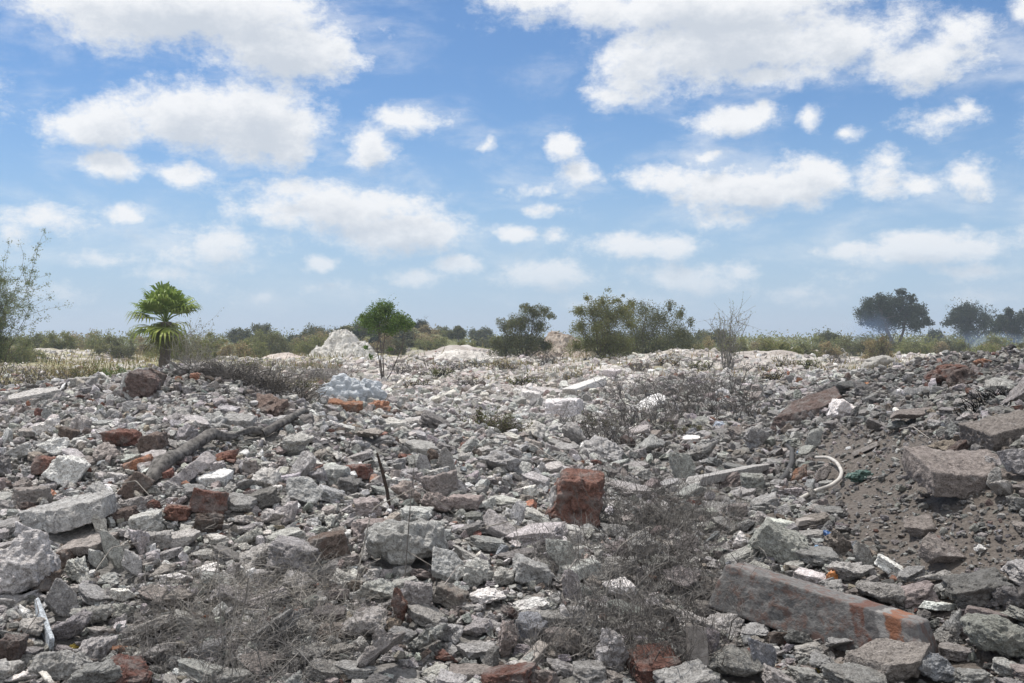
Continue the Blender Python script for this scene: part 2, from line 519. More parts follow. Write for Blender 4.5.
def rock_mat(name, attr, kind):
    m, t, b, o = new_mat(name)
    if attr:
        a = t.nodes.new('ShaderNodeAttribute'); a.attribute_name = "tint"; base = a.outputs['Color']
    else:
        a = t.nodes.new('ShaderNodeObjectInfo'); base = a.outputs['Color']
    pos = t.nodes.new('ShaderNodeNewGeometry').outputs['Position']
    big = noise(t, pos, 5, 3, .6)
    med = noise(t, pos, 26, 5, .65)
    fine = noise(t, pos, 110, 3, .6)
    vor = t.nodes.new('ShaderNodeTexVoronoi'); vor.inputs['Scale'].default_value = 60
    t.links.new(pos, vor.inputs['Vector'])
    v = MA(t, 'ADD', MA(t, 'MULTIPLY_ADD', med, 1.1, .0), MA(t, 'MULTIPLY_ADD', fine, .9, 0.0))
    col = mixc(t, 1.0, base, mixc(t, mrange(t, v, .62, 1.38), (.42, .41, .405), (1.5, 1.5, 1.5)), 'MULTIPLY')
    if kind == 'concrete':
        # warm and cold patches, exposed aggregate, old dust
        col = mixc(t, mrange(t, big, .5, .72, 0, .35), col, (.27, .245, .22))
        col = mixc(t, mrange(t, vor.outputs['Distance'], .12, .3, .38, 0), col, (.105, .10, .096))
        col = mixc(t, mrange(t, noise(t, pos, 11, 4, .7), .60, .74, 0, .45), col, (.47, .455, .44))
    else:
        # fired clay with mortar and dust left on it
        col = mixc(t, mrange(t, noise(t, pos, 8, 5, .7), .46, .64, 0, .6), col, (.265, .25, .238))
        col = mixc(t, mrange(t, big, .3, .42, .5, 0), col, (.17, .11, .09))
    b.inputs['Roughness'].default_value = .93
    t.links.new(col, b.inputs['Base Color'])
    h = MA(t, 'ADD', MA(t, 'MULTIPLY', med, 1.0), MA(t, 'MULTIPLY', fine, .5))
    bump(t, b, h, 1.0, .035)
    return m

M_CON = rock_mat("broken_concrete", False, 'concrete')
M_BRK = rock_mat("broken_brick", False, 'brick')
M_CON_S = rock_mat("concrete_bits", True, 'concrete')
M_BRK_S = rock_mat("brick_bits", True, 'brick')

def ground_mat():
    m, t, b, o = new_mat("dusty_ground")
    pos = t.nodes.new('ShaderNodeNewGeometry').outputs['Position']
    sx = t.nodes.new('ShaderNodeSeparateXYZ'); t.links.new(pos, sx.inputs[0])
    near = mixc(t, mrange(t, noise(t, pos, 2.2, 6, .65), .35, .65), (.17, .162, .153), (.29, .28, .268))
    fine = noise(t, pos, 38, 5, .7)
    near = mixc(t, 1.0, near, mixc(t, mrange(t, fine, .3, .7), (.6, .6, .6), (1.35, 1.35, 1.35)), 'MULTIPLY')
    ux = MA(t, 'DIVIDE', sx.outputs['X'], MA(t, 'MAXIMUM', sx.outputs['Y'], 1.0))
    near = mixc(t, mrange(t, ux, .16, .30, 0, .85), near, mixc(t, mrange(t, fine, .3, .7), (.085, .072, .062), (.20, .172, .15)))
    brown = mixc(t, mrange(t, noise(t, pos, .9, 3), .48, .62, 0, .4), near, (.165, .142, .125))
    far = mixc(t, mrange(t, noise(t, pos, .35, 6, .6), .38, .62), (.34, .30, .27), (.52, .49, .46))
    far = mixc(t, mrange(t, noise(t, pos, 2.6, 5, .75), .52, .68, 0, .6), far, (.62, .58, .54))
    # dry grass patches far off
    gn = noise(t, pos, .12, 4, .6)
    far = mixc(t, mrange(t, gn, .50, .60, 0, .7), far, (.22, .20, .10))
    lft = MA(t, 'MULTIPLY', mrange(t, sx.outputs['X'], -9, -14), mrange(t, sx.outputs['Y'], 17, 24))
    far = mixc(t, MA(t, 'MULTIPLY', lft, mrange(t, noise(t, pos, .5, 4, .65), .40, .58, 0, .75)), far, (.25, .23, .105))
    # the right bank keeps its dark dirt further back than the pale flats on the left
    ux = MA(t, 'DIVIDE', sx.outputs['X'], MA(t, 'MAXIMUM', sx.outputs['Y'], 1.0))
    bank = MA(t, 'MULTIPLY', mrange(t, ux, .18, .30), 16.0)
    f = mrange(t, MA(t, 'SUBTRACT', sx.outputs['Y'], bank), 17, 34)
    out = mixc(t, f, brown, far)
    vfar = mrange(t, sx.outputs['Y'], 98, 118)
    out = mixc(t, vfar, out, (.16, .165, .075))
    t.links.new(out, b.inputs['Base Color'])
    b.inputs['Roughness'].default_value = .96
    vor = t.nodes.new('ShaderNodeTexVoronoi'); vor.inputs['Scale'].default_value = 22
    t.links.new(pos, vor.inputs['Vector'])
    h = MA(t, 'ADD', fine, MA(t, 'MULTIPLY', vor.outputs['Distance'], -.6))
    bump(t, b, h, .9, .045)
    return m

def simple_mat(name, c1, c2, scale=20, rough=.85, attr=False, transl=0, bumpd=0):
    m, t, b, o = new_mat(name)
    pos = t.nodes.new('ShaderNodeNewGeometry').outputs['Position']
    nz = noise(t, pos, scale, 5, .65)
    col = mixc(t, mrange(t, nz, .3, .7), c1, c2)
    if attr:
        a = t.nodes.new('ShaderNodeAttribute'); a.attribute_name = "tint"
        col = mixc(t, 1.0, col, a.outputs['Color'], 'MULTIPLY')
    t.links.new(col, b.inputs['Base Color'])
    b.inputs['Roughness'].default_value = rough
    if bumpd: bump(t, b, nz, .6, bumpd)
    if transl:
        tr = t.nodes.new('ShaderNodeBsdfTranslucent'); t.links.new(col, tr.inputs[0])
        mx = t.nodes.new('ShaderNodeMixShader'); mx.inputs[0].default_value = transl
        t.links.new(b.outputs[0], mx.inputs[1]); t.links.new(tr.outputs[0], mx.inputs[2])
        t.links.new(mx.outputs[0], o.inputs['Surface'])
    return m

# ------------------------------------------------------------------ the ground
def axis(a, k, lo, hi, n):
    t = np.linspace(math.asinh(lo / k), math.asinh(hi / k), n)
    return k * np.sinh(t)
_xs = axis(0, 4.0, -4000, 4000, 860)
_ys = np.concatenate([[-60, -25, -10, -3, 0, 1.5], axis(0, 5.0, 2.5, 9000, 820)])
_X, _Y = np.meshgrid(_xs, _ys, indexing='ij')
_Z = hgt(_X.ravel(), _Y.ravel())
_nx, _ny = len(_xs), len(_ys)
_id = np.arange(_nx * _ny).reshape(_nx, _ny)
_q = np.stack([_id[:-1, :-1], _id[1:, :-1], _id[1:, 1:], _id[:-1, 1:]], -1).reshape(-1, 4)
gnd = link("ground", mesh_from("ground", np.stack([_X.ravel(), _Y.ravel(), _Z], 1), quads=_q, smooth=True), ground_mat())
tag(gnd, kind='structure')

_gx0, _gx1 = math.asinh(-4000 / 4.0), math.asinh(4000 / 4.0)
_gy0, _gy1 = math.asinh(2.5 / 5.0), math.asinh(9000 / 5.0)
_ZG = _Z.reshape(_nx, _ny)[:, 6:]
def gz(x, y):
    """height of the ground mesh"""
    fx = (np.arcsinh(np.asarray(x, float) / 4.0) - _gx0) / (_gx1 - _gx0) * (_nx - 1)
    fy = (np.arcsinh(np.asarray(y, float) / 5.0) - _gy0) / (_gy1 - _gy0) * (_ny - 7)
    ix = np.clip(fx.astype(int), 0, _nx - 2); iy = np.clip(fy.astype(int), 0, _ny - 8)
    a = np.clip(fx - ix, 0, 1); b = np.clip(fy - iy, 0, 1)
    return (_ZG[ix, iy] * (1 - a) + _ZG[ix + 1, iy] * a) * (1 - b) + (_ZG[ix, iy + 1] * (1 - a) + _ZG[ix + 1, iy + 1] * a) * b

_dm = np.geomspace(3.2, 900, 900)
def hit(px, py):
    """pixels of the level camera -> points on the terrain"""
    px = np.atleast_1d(np.asarray(px, float)); py = np.atleast_1d(np.asarray(py, float))
    out = np.zeros((len(px), 3))
    for s in range(0, len(px), 2000):
        a = (px[s:s + 2000] - 512) / F
        b = (341.5 - py[s:s + 2000]) / F
        X = a[:, None] * _dm; Y = np.broadcast_to(_dm, X.shape); Z = CH + b[:, None] * _dm
        G = gz(X, Y)
        under = Z <= G
        k = np.where(under.any(1), under.argmax(1), len(_dm) - 1)
        k = np.maximum(k, 1)
        r = np.arange(len(k))
        g0 = Z[r, k - 1] - G[r, k - 1]; g1 = Z[r, k] - G[r, k]
        t = np.clip(g0 / np.maximum(g0 - g1, 1e-6), 0, 1)
        d = _dm[k - 1] + t * (_dm[k] - _dm[k - 1])
        out[s:s + 2000] = np.stack([a * d, d, gz(a * d, d)], -1)
    return out

def ground_at(px, d):
    x = (px - 512) / F * d
    return Vector((x, d, float(gz(np.array([x]), np.array([d]))[0])))

# ------------------------------------------------------------------ rubble: landmark pieces
TONE = {'G': (.345, .336, .326), 'L': (.475, .462, .446), 'W': (.74, .725, .70), 'D': (.20, .193, .187), 'R': (.19, .10, .08), 'B': (.155, .12, .104),
        'P': (.325, .287, .268), 'O': (.34, .175, .115), 'T': (.345, .30, .245), 'K': (.29, .305, .325)}
TWORD = {'G': 'grey', 'L': 'pale grey', 'W': 'whitish', 'D': 'dark grey', 'R': 'red', 'B': 'dark brown', 'P': 'pinkish grey', 'O': 'orange', 'T': 'tan', 'K': 'bluish grey'}
KIND = {'c': ('concrete_chunk', 'concrete chunk', 'grey concrete chunks in the rubble field'),
        's': ('concrete_slab', 'concrete slab', 'broken concrete slabs in the rubble field'),
        'b': ('brick_fragment', 'brick fragment', 'broken bricks in the rubble field'),
        'k': ('concrete_block', 'concrete block', 'squared concrete blocks in the rubble field'),
        'r': ('boulder', 'boulder', 'rounded boulders in the rubble field')}
# px, py (middle), w, h in pixels, style, tone, roll degrees, label ('' = described from its neighbours)
LAND = [
 (67,474,32,30,'k','W',28,'white jagged wedge of concrete standing beside a brick-red fragment'),
 (85,488,28,16,'c','W',5,''), (47,468,26,20,'b','R',5,''), (122,441,38,20,'b','R',8,'large dark red brick lump on the upper left slope'),
 (151,446,26,20,'b','B',-15,''), (135,490,22,30,'k','B',35,'upright dark brown block wedged under the burnt log'), (138,466,26,13,'b','O',-20,''),
 (188,476,52,20,'s','G',-38,'grey slab leaning along the burnt log'), (214,480,34,17,'s','W',-4,'flat white slab just below the burnt log'),
 (209,505,34,24,'b','R',12,'dark red rounded brick lump in the left rubble'), (228,458,22,16,'b','R',0,''),
 (128,392,14,26,'s','G',-66,''), (141,390,30,28,'b','B',18,'tilted brown masonry block on the left crest'), (153,386,16,26,'b','B',20,''), (191,371,50,14,'c','G',0,'grey heap of broken concrete on the crest below the palm'), (195,379,10,9,'b','O',0,''),
 (33,398,56,16,'s','L',-8,'long pale slab on the left crest beside the weeds'), (83,384,22,11,'k','G',-4,''), (67,437,18,15,'b','B',10,''), (80,428,20,18,'c','L',15,''),
 (186,436,19,20,'c','G',10,''), (103,455,26,20,'c','P',-20,''), (131,460,24,13,'c','L',0,''), (212,423,24,16,'c','G',0,''), (175,420,26,14,'c','G',10,''), (240,424,30,14,'k','G',4,''),
 (345,409,34,15,'b','O',2,'orange brick lump in front of the plastic bag'), (377,409,24,13,'b','O',4,'smaller orange brick lump under the right of the plastic bag'),
 (367,436,30,12,'b','P',0,''), (324,427,18,7,'k','W',-22,'small white block tilted near the burnt log tip'), (375,420,12,7,'c','W',0,''), (392,426,26,13,'s','L',4,''),
 (271,406,34,28,'c','B',-10,'dark brown boulder of masonry left of the plastic bag'), (335,478,23,19,'k','L',4,'pale squared concrete block in the left centre rubble'), (317,479,20,18,'c','G',-8,''),
 (265,481,24,24,'c','L',10,''), (301,495,36,32,'s','G',28,'grey slab tilted beside the pale squared block'), (294,448,34,24,'c','L',0,''), (310,440,22,16,'c','G',0,''),
 (405,496,28,22,'b','P',10,''), (440,489,36,26,'b','P',-14,'brown brick lump right of the iron stake'), (455,500,26,14,'c','D',-18,''), (466,505,30,17,'b','P',0,''), (404,458,14,9,'b','R',0,''), (460,432,26,7,'b','P',0,''),
 (564,413,34,24,'k','W',-4,'large white-topped block behind the centre brush'), (530,399,19,13,'k','W',10,'small white block by a stub post'), (593,411,11,12,'c','W',12,''), (550,393,38,9,'s','L',6,''),
 (603,454,46,30,'c','L',8,'pale crumbling concrete heap behind the red boulder'), (575,507,46,62,'k','R',12,'tall red-brown boulder standing in the centre brush'), (556,506,14,44,'c','L',4,'thin pale slab face beside the red boulder'),
 (683,471,24,34,'s','L',-60,'pale slab propped upright in the hollow'), (700,455,26,20,'c','L',0,''), (754,486,22,20,'k','L',0,''), (613,376,18,10,'c','W',0,''), (650,448,30,16,'c','L',-20,''), (676,432,26,15,'c','L',-20,''), (700,424,22,12,'c','L',-12,''),
 (806,414,74,26,'s','B',-24,'brown mossy slab tilted in the right hollow'), (846,413,24,19,'k','W',22,'white cube of concrete on the right slope'), (846,390,34,16,'c','D',0,'dark grey heap of concrete behind the white cube'), (828,392,22,14,'c','D',0,''), (866,391,22,14,'c','D',0,''),
 (876,365,28,14,'r','L',0,'pale pinkish boulder before the dark trees'), (940,379,26,18,'b','R',0,''), (962,378,30,18,'b','B',0,''), (952,371,26,10,'b','R',0,'dark red brick lumps heaped on the right skyline'), (983,364,18,9,'b','O',0,'orange block on the right skyline'),
 (1003,388,34,15,'s','L',-4,'pale slab on the right crest'), (1022,394,34,32,'c','L',0,'big pale concrete chunk at the right crest'), (1008,436,62,26,'k','P',-10,'wedge shaped slab high on the right bank'), (966,478,92,34,'k','P',4,'wide dark-fronted slab across the right bank'),
 (1020,468,40,34,'s','G',32,'grey slab leaning behind the wide right bank slab'), (925,457,26,13,'c','L',0,''), (944,446,30,14,'c','T',0,''), (919,415,52,11,'s','P',-5,''), (879,428,26,14,'c','G',18,''), (899,427,20,11,'c','G',0,''), (996,481,13,22,'s','L',70,'thin pale shard standing on the right bank'),
 (1004,492,30,20,'c','L',0,''), (798,477,20,19,'b','O',0,'orange-red brick lump beside the white hose'), (970,413,9,11,'c','W',30,''),
 (62,519,92,36,'s','L',-12,'large pale cracked slab on the lower left slope'), (20,574,62,72,'r','L',20,'huge rough concrete mass at the left edge'), (54,566,30,22,'b','B',-20,''), (43,588,32,24,'b','B',-24,'dark brown brick lump under the huge concrete mass'),
 (84,548,54,18,'b','P',-10,''), (113,555,17,46,'s','L',-62,'pale plank-like slab standing in the lower left'), (180,541,38,20,'s','L',-5,'pale squared tile slab in the left rubble'), (136,545,28,34,'c','L',20,''), (97,562,14,24,'s','L',-60,''), (78,575,30,30,'c','L',0,''),
 (60,604,26,38,'s','G',-58,''), (90,619,38,26,'c','L',-18,''), (25,614,13,20,'c','W',0,''), (120,651,20,11,'b','O',0,'small orange brick bit among grey twigs'), (174,580,22,15,'c','W',-14,''), (210,569,22,11,'c','W',-6,''),
 (60,668,50,36,'c','L',0,'bulky pale chunk in the bottom left'), (7,658,24,40,'b','B',14,'brown brick chunk cut by the left border'), (22,678,38,22,'c','W',0,''), (207,652,38,19,'k','G',-18,'long grey block under the left brush'), (149,599,36,26,'c','P',-22,''), (176,602,36,22,'b','P',-10,''),
 (205,557,30,13,'c','L',0,''), (328,550,40,28,'k','B',-6,'dust-topped brown block in the lower centre'), (407,549,92,54,'r','G',9,'largest pale concrete chunk in the lower centre'), (446,572,42,34,'s','L',36,'pale slab tilted right of the largest pale chunk'), (475,579,32,30,'c','L',-10,''),
 (417,602,30,34,'k','G',8,''), (400,612,16,40,'b','R',6,'reddish brick plate standing on edge'), (390,628,22,16,'c','T',0,'tan triangular stone chip near the red plate'), (362,629,44,30,'r','L',-16,'round pale boulder in the bottom centre'), (379,658,46,46,'c','L',10,'big smooth boulder at the bottom centre'),
 (425,642,32,36,'c','G',20,''), (406,667,34,38,'c','G',0,''), (452,637,28,26,'c','L',0,''), (475,632,32,21,'c','L',-6,''), (473,655,42,20,'c','L',-4,''), (498,529,34,22,'s','G',30,''), (329,617,32,15,'k','D',0,''), (505,581,24,20,'c','L',0,''), (470,677,44,16,'k','P',0,''),
 (580,573,42,18,'s','L',-6,''), (571,648,38,30,'r','P',18,'brownish rounded boulder at the bottom centre'), (564,672,36,22,'r','G',22,'grey cobble-like boulder at the very bottom'), (550,622,38,16,'s','G',6,''), (530,634,28,28,'k','K',18,'bluish grey block in the bottom centre'), (508,645,20,42,'c','P',0,''),
 (615,660,30,50,'c','L',6,'upright grey chunk in the bottom brush'), (666,619,42,32,'c','G',24,''), (734,668,58,36,'r','G',10,'smooth rounded grey boulder at the bottom right'), (711,540,22,14,'c','K',0,''), (742,545,13,20,'c','W',10,'small bright white chip right of the brush'),
 (889,597,54,28,'r','G',14,'long rounded grey boulder above the painted beam'), (852,574,40,28,'c','L',22,''), (781,549,50,36,'k','L',26,'pale block with a brown side above the beam'), (783,527,34,12,'s','W',8,''), (841,544,26,24,'c','P',0,''), (864,560,18,32,'s','L',-70,''),
 (922,529,36,20,'s','P',-10,''), (942,556,48,34,'s','P',20,'broad pinkish slab bedded in the right slope'), (942,608,44,9,'s','W',6,'thin white sheet slab on the right slope'), (982,550,12,9,'c','W',0,''), (946,634,32,42,'c','G',-10,'mossy grey chunk right of the beam end'), (892,668,80,42,'s','P',-12,'wide front slab under the beam end'),
 (942,673,58,32,'c','K',20,'bluish grey chunk at the bottom right'), (1008,645,70,46,'r','G',22,'big rounded boulder at the right border'), (975,664,36,24,'c','D',20,''), (995,619,50,12,'s','P',8,''), (1018,603,26,30,'c','D',0,''),
 (762,662,30,44,'s','K',-52,'bluish corrugated sheet leaning at the bottom'), (700,600,24,18,'c','D',0,''), (245,540,30,20,'c','G',0,''), (270,520,30,20,'c','L',0,''), (232,600,40,24,'c','G',10,''), (300,585,36,22,'c','G',0,''), (255,668,46,26,'c','P',0,''), (310,660,36,24,'c','G',0,''),
 (640,530,26,18,'c','G',0,''), (665,566,30,20,'c','G',20,''), (690,545,28,18,'c','D',0,''), (720,588,30,22,'c','P',10,''), (800,640,26,18,'c','D',0,''), (835,612,26,14,'c','G',0,''),
]

def tilt_of(th, h, D, Tk):
    v = (h - .75 * Tk) / max(D, 1e-3)
    return math.asin(min(.92, max(.12, v))) - th

PLACED = []     # px, py, radius px, short name for neighbours' labels
ALLP = []       # x, y, radius in metres

def pose(px, py, w, h, style, roll, rng, loc=None):
    """dimensions, location, rotation of a piece that covers w x h pixels around px, py"""
    w, h = w * 1.04, h * 1.04
    p = hit(px, py + .30 * h)[0] if loc is None else np.array(loc, float)
    d = p[1]
    s = d / F
    th = math.atan2(CH - p[2], d)
    wm, hm = w * s, h * s
    steep = abs(roll) > 45
    if style == 's' and not steep:
        Tk = min(.45 * hm, .20 * wm) + .02
        D = wm * rng.uniform(.62, .85)
        pitch = tilt_of(th, hm, D, Tk)
        dims = (wm * 1.05, D, Tk)
        rot = Euler((pitch, math.radians(roll), rng.uniform(-.3, .3)), 'XYZ')
    elif style == 's':
        L = hm * 1.06; Tk = min(.32 * wm, .18 * L) + .015
        dims = (L, wm, Tk)
        # a slab on edge: long side up, broad face half turned to us
        rot = (Matrix.Rotation(rng.uniform(-.3, .3), 3, 'Z') @ Matrix.Rotation(math.radians(-roll), 3, 'Y') @ Matrix.Rotation(math.radians(90) - .5, 3, 'X')).to_euler()
    else:
        D = wm * rng.uniform(.72, 1.0)
        H = max(.55 * hm, (hm - D * math.sin(th) * .75))
        dims = (wm, D, H)
        rot = Euler((rng.uniform(-.12, .12), math.radians(roll), rng.uniform(-.25, .25)), 'XYZ')
    loc = Vector((p[0], p[1] + dims[1] * .15, p[2] + .40 * hm))
    return dims, loc, rot, d

def shape_style(st):
    return {'c': 'c', 's': 's', 'b': 'b', 'k': 'b', 'r': 'r'}[st]

def place_piece(px, py, w, h, st, tone, roll, label, rng, me=None, loc=None):
    name, cat, group = KIND[st]
    dims, loc, rot, d = pose(px, py, w, h, st, roll, rng, loc)
    mat = M_BRK if st == 'b' else M_CON
    if tone in 'RBO' and st != 'b': mat = M_BRK
    if me is None:
        sub = 5 if w * h > 800 else 4
        ss = shape_style(st)
        if st == 'b' and rng.random() < .5: ss = 'c'
        me = rock_mesh(name, rng, ss, dims, sub, 1.3 if ss == 'c' else 1.1)
        o = link(name, me, mat)
        o.location = loc; o.rotation_euler = rot
    else:
        o = link(name, me, mat)
        o.location = loc; o.rotation_euler = rot; o.scale = dims
    # pieces towards the bottom and right are toned darker than left and middle
    zone_tone = 1.15 - .39 * max(float(sstep(540, 660, px)), float(sstep(555, 620, py)) * .8) * (0 if tone == 'W' else 1)
    c = np.array(TONE[tone]) * zone_tone * rng.uniform(.84, 1.14) * (1 + rng.normal(0, .02, 3))
    o.color = (*c, 1)
    ALLP.append((loc.x, loc.y, .5 * max(dims[0], dims[1])))
    tag(o, label or None, cat, group, 'thing')
    o['_t'] = tone
    return o, d

_rl = np.random.default_rng(31)
PIECES = []
for (px, py, w, h, st, tone, roll, label) in LAND:
    o, d = place_piece(px, py, w, h, st, tone, roll, label, _rl)
    PIECES.append((o, px, py, w, h, st, tone))
    if (px, py) in ((966, 478), (1008, 436)):
        o.rotation_euler.x += .18          # undercut front, broad top
N_LAND = len(ALLP)

# ------------------------------------------------------------------ long things: logs, planks, beams, bars
def between(p0, p1, r0, r1):
    a, b = hit(*p0)[0], hit(*p1)[0]
    return Vector(a) + Vector((0, 0, r0)), Vector(b) + Vector((0, 0, r1))

def bar_frame(a, b):
    X = (b - a).normalized()
    Y = Vector((0, 0, 1)).cross(X).normalized()
    Z = X.cross(Y)
    m = Matrix((X, Y, Z)).transposed().to_4x4()
    m.translation = (a + b) / 2
    return m

def bar(name, p0, p1, thick, deep, mat, label, cat, group=None, lift=.5, color=None, sub=4, rough=1.0, rot=0, style='b'):
    a, b = between(p0, p1, 0, 0)
    d = (a.y + b.y) / 2
    t = thick * d / F
    a.z += lift * t; b.z += lift * t
    me = rock_mesh(name, RNG, style, ((b - a).length, deep * t, t), sub, rough)
    m = bar_frame(a, b) @ Matrix.Rotation(math.radians(rot), 4, 'X')
    o = link(name, me, mat, mtx=m, color=color)
    tag(o, label, cat, group)
    for k in np.linspace(0, 1, 7):
        q = a.lerp(b, k); ALLP.append((q.x, q.y, deep * t * .5))
    return o

M_CHAR = simple_mat("weathered_wood", (.04, .037, .035), (.20, .188, .176), 22, .9, bumpd=.01)
M_GREYWOOD = simple_mat("grey_wood", (.20, .18, .165), (.36, .33, .305), 34, .9, bumpd=.006)
M_TWIG = simple_mat("dead_twig", (.13, .11, .095), (.30, .27, .24), 14, .9)
M_IRON = simple_mat("rusty_iron", (.03, .024, .02), (.075, .05, .038), 40, .8)

def branch_mesh(name, pts, radii, sides=10, seed=0, knots=.18, smooth=5):
    P = np.array(pts, float)
    t = np.linspace(0, len(P) - 1, 60)
    Q = np.stack([np.interp(t, np.arange(len(P)), P[:, i]) for i in range(3)], 1)
    for _ in range(smooth):
        Q[1:-1] = (Q[:-2] + 2 * Q[1:-1] + Q[2:]) / 4
    R = np.interp(t, np.arange(len(P)), radii)
    V, Qd = tubes_arrays(Q[None], R[None], sides)
    c = np.repeat(Q, sides, 0)
    off = V - c
    tt = np.repeat(np.linspace(0, 1, len(Q)), sides)[:, None]
    V = c + off * (1 + knots * .8 * fbm(V / (R.mean() * 5), seed, 3) + knots * .9 * fbm(unit(off) * 1.6 + tt * np.array([2.2, 1.1, 1.7]), seed + 9, 3))[:, None] 
    n = len(V)
    tr = [(0, j, j + 1) for j in range(1, sides - 1)] + [(n - sides, n - sides + j + 1, n - sides + j) for j in range(1, sides - 1)]
    return mesh_from(name, V, quads=Qd, tris=tr, smooth=True)

def pts_on_ground(pix, lift):
    return [(*p[:2], p[2] + l) for p, l in zip(hit([q[0] for q in pix], [q[1] for q in pix]), lift)]

lp = pts_on_ground([(146, 490), (165, 472), (186, 462), (209, 447), (230, 445), (250, 439), (268, 438)], [.03, .08, .08, .10, .06, .07, .05])
lg = empty("log", lp[0])
tag(lg, "long charred grey log lying across the left rubble", "log")
def child_mesh(me, name, mat, parent):
    o = link(name, me, mat)
    o.parent = parent
    o.matrix_parent_inverse = Matrix.Translation(-Vector(parent.location)) if parent.rotation_euler.z == 0 else parent.matrix_world.inverted()
    return o
child_mesh(branch_mesh("log_stem", lp, [.040, .050, .047, .048, .034, .031, .024], 14, 3, .6, 2), "stem", M_CHAR, lg)
l2 = pts_on_ground([(262, 440), (276, 434), (290, 427), (304, 418), (318, 416)], [.05, .06, .07, .07, .02])
child_mesh(branch_mesh("log_limb", l2, [.032, .034, .026, .027, .014], 12, 5, .6, 2), "branch", M_CHAR, lg)
for q in lp + l2: ALLP.append((q[0], q[1], .1))

# iron stake stuck in the rubble
sp = hit(391, 510)[0]
s_ = sp[1] / F
st_ = [(sp[0], sp[1], sp[2] - .08), (sp[0] - 4 * s_, sp[1] + .02, sp[2] + 18 * s_), (sp[0] - 9 * s_, sp[1] + .02, sp[2] + 38 * s_), (sp[0] - 14 * s_, sp[1], sp[2] + 57 * s_)]
o = link("iron_stake", branch_mesh("iron_stake", st_, [.013, .012, .011, .007], 8, 1, .12), M_IRON)
tag(o, "thin dark iron stake leaning upright from the centre rubble", "iron stake")

# hose and half-buried tyre-like strap
M_HOSE = simple_mat("pale_plastic_pipe", (.36, .335, .30), (.56, .53, .49), 18, .55)
M_BLACK = simple_mat("black_rubber", (.03, .029, .028), (.09, .085, .08), 20, .7)
hp = pts_on_ground([(816, 462), (828, 466), (837, 473), (842, 481), (840, 489), (830, 495), (815, 498), (799, 503)], [.05, .09, .10, .09, .08, .07, .06, .03])
ALLP.extend([(q[0], q[1], .12) for q in hp])
o = link("hose", branch_mesh("hose", hp, [.017] * 8, 12, 1, .04), M_HOSE)
tag(o, "pale curved plastic hose looped on the right slope", "hose")
hp = pts_on_ground([(786, 448), (792, 458), (792, 472), (786, 482), (776, 488), (768, 494)], [.05, .10, .10, .07, .03, .0])
o = link("rubber_strip", branch_mesh("rubber_strip", hp, [.022, .028, .030, .030, .026, .02], 12, 1, .08), M_BLACK)
tag(o, "dark bent rubber strip curling out of the hollow", "rubber strip")

LW = TONE['L']
bar("concrete_post", (568, 400), (601, 386), 10, 1.2, M_CON, "whitish concrete post lying in the middle distance", "concrete post", None, .5, TONE['W'], rough=.5)
bar("concrete_post", (558, 437), (586, 425), 7, 1.2, M_CON, "short grey post lying below the white-topped block", "concrete post", None, .5, LW, rough=.5)
bar("concrete_post", (690, 491), (765, 475), 9, 1.6, M_CON, "long pale concrete post lying at the hollow edge", "concrete post", None, .9, LW, rough=.5)
bar("plank", (866 - 14, 458), (866 + 14, 446), 5, 2.5, M_GREYWOOD, "pale short plank lying by green netting", "plank", None, .6, None, rough=.3)
bar("plank", (512, 690), (546, 652), 10, 1.6, M_GREYWOOD, "narrow weathered plank slanting at the bottom edge", "plank", None, .9, None, rough=.3)
bar("plank", (795, 531), (826, 527), 6, 2, M_GREYWOOD, "grey plank end beside the blue bottle scrap", "plank", None, 1.4, None, rough=.4)
bar("concrete_post", (898, 398), (938, 396), 6, 2, M_CON, "thin grey post on the brown right slope", "concrete post", None, 1.0, TONE['G'], rough=.5)
bar("tile", (36, 612), (52, 655), 17, .28, M_CON, "bluish white tile strip in the lower left corner", "tile", None, .5, (.58, .63, .68), rough=.4)
# upright pale board in the front brush
p = hit(697, 678)[0]; s_ = p[1] / F
o = link("board", rock_mesh("board", RNG, 'b', (.10, .028, 58 * s_), 4, .35), M_GREYWOOD, loc=(p[0], p[1], p[2] + 25 * s_))
o.rotation_euler = (-.25, .06, .2)
tag(o, "pale upright board in the bottom brush beside the grey boulder", "board")
# stub post in middle distance
p = hit(539, 403)[0]; s_ = p[1] / F
o = link("stub_post", rock_mesh("stub_post", RNG, 'b', (4 * s_, 4 * s_, 11 * s_), 3, .4), M_CON, loc=(p[0], p[1], p[2] + 4.5 * s_), color=TONE['W'])
tag(o, "tiny pale stub post upright in the middle rubble", "post")

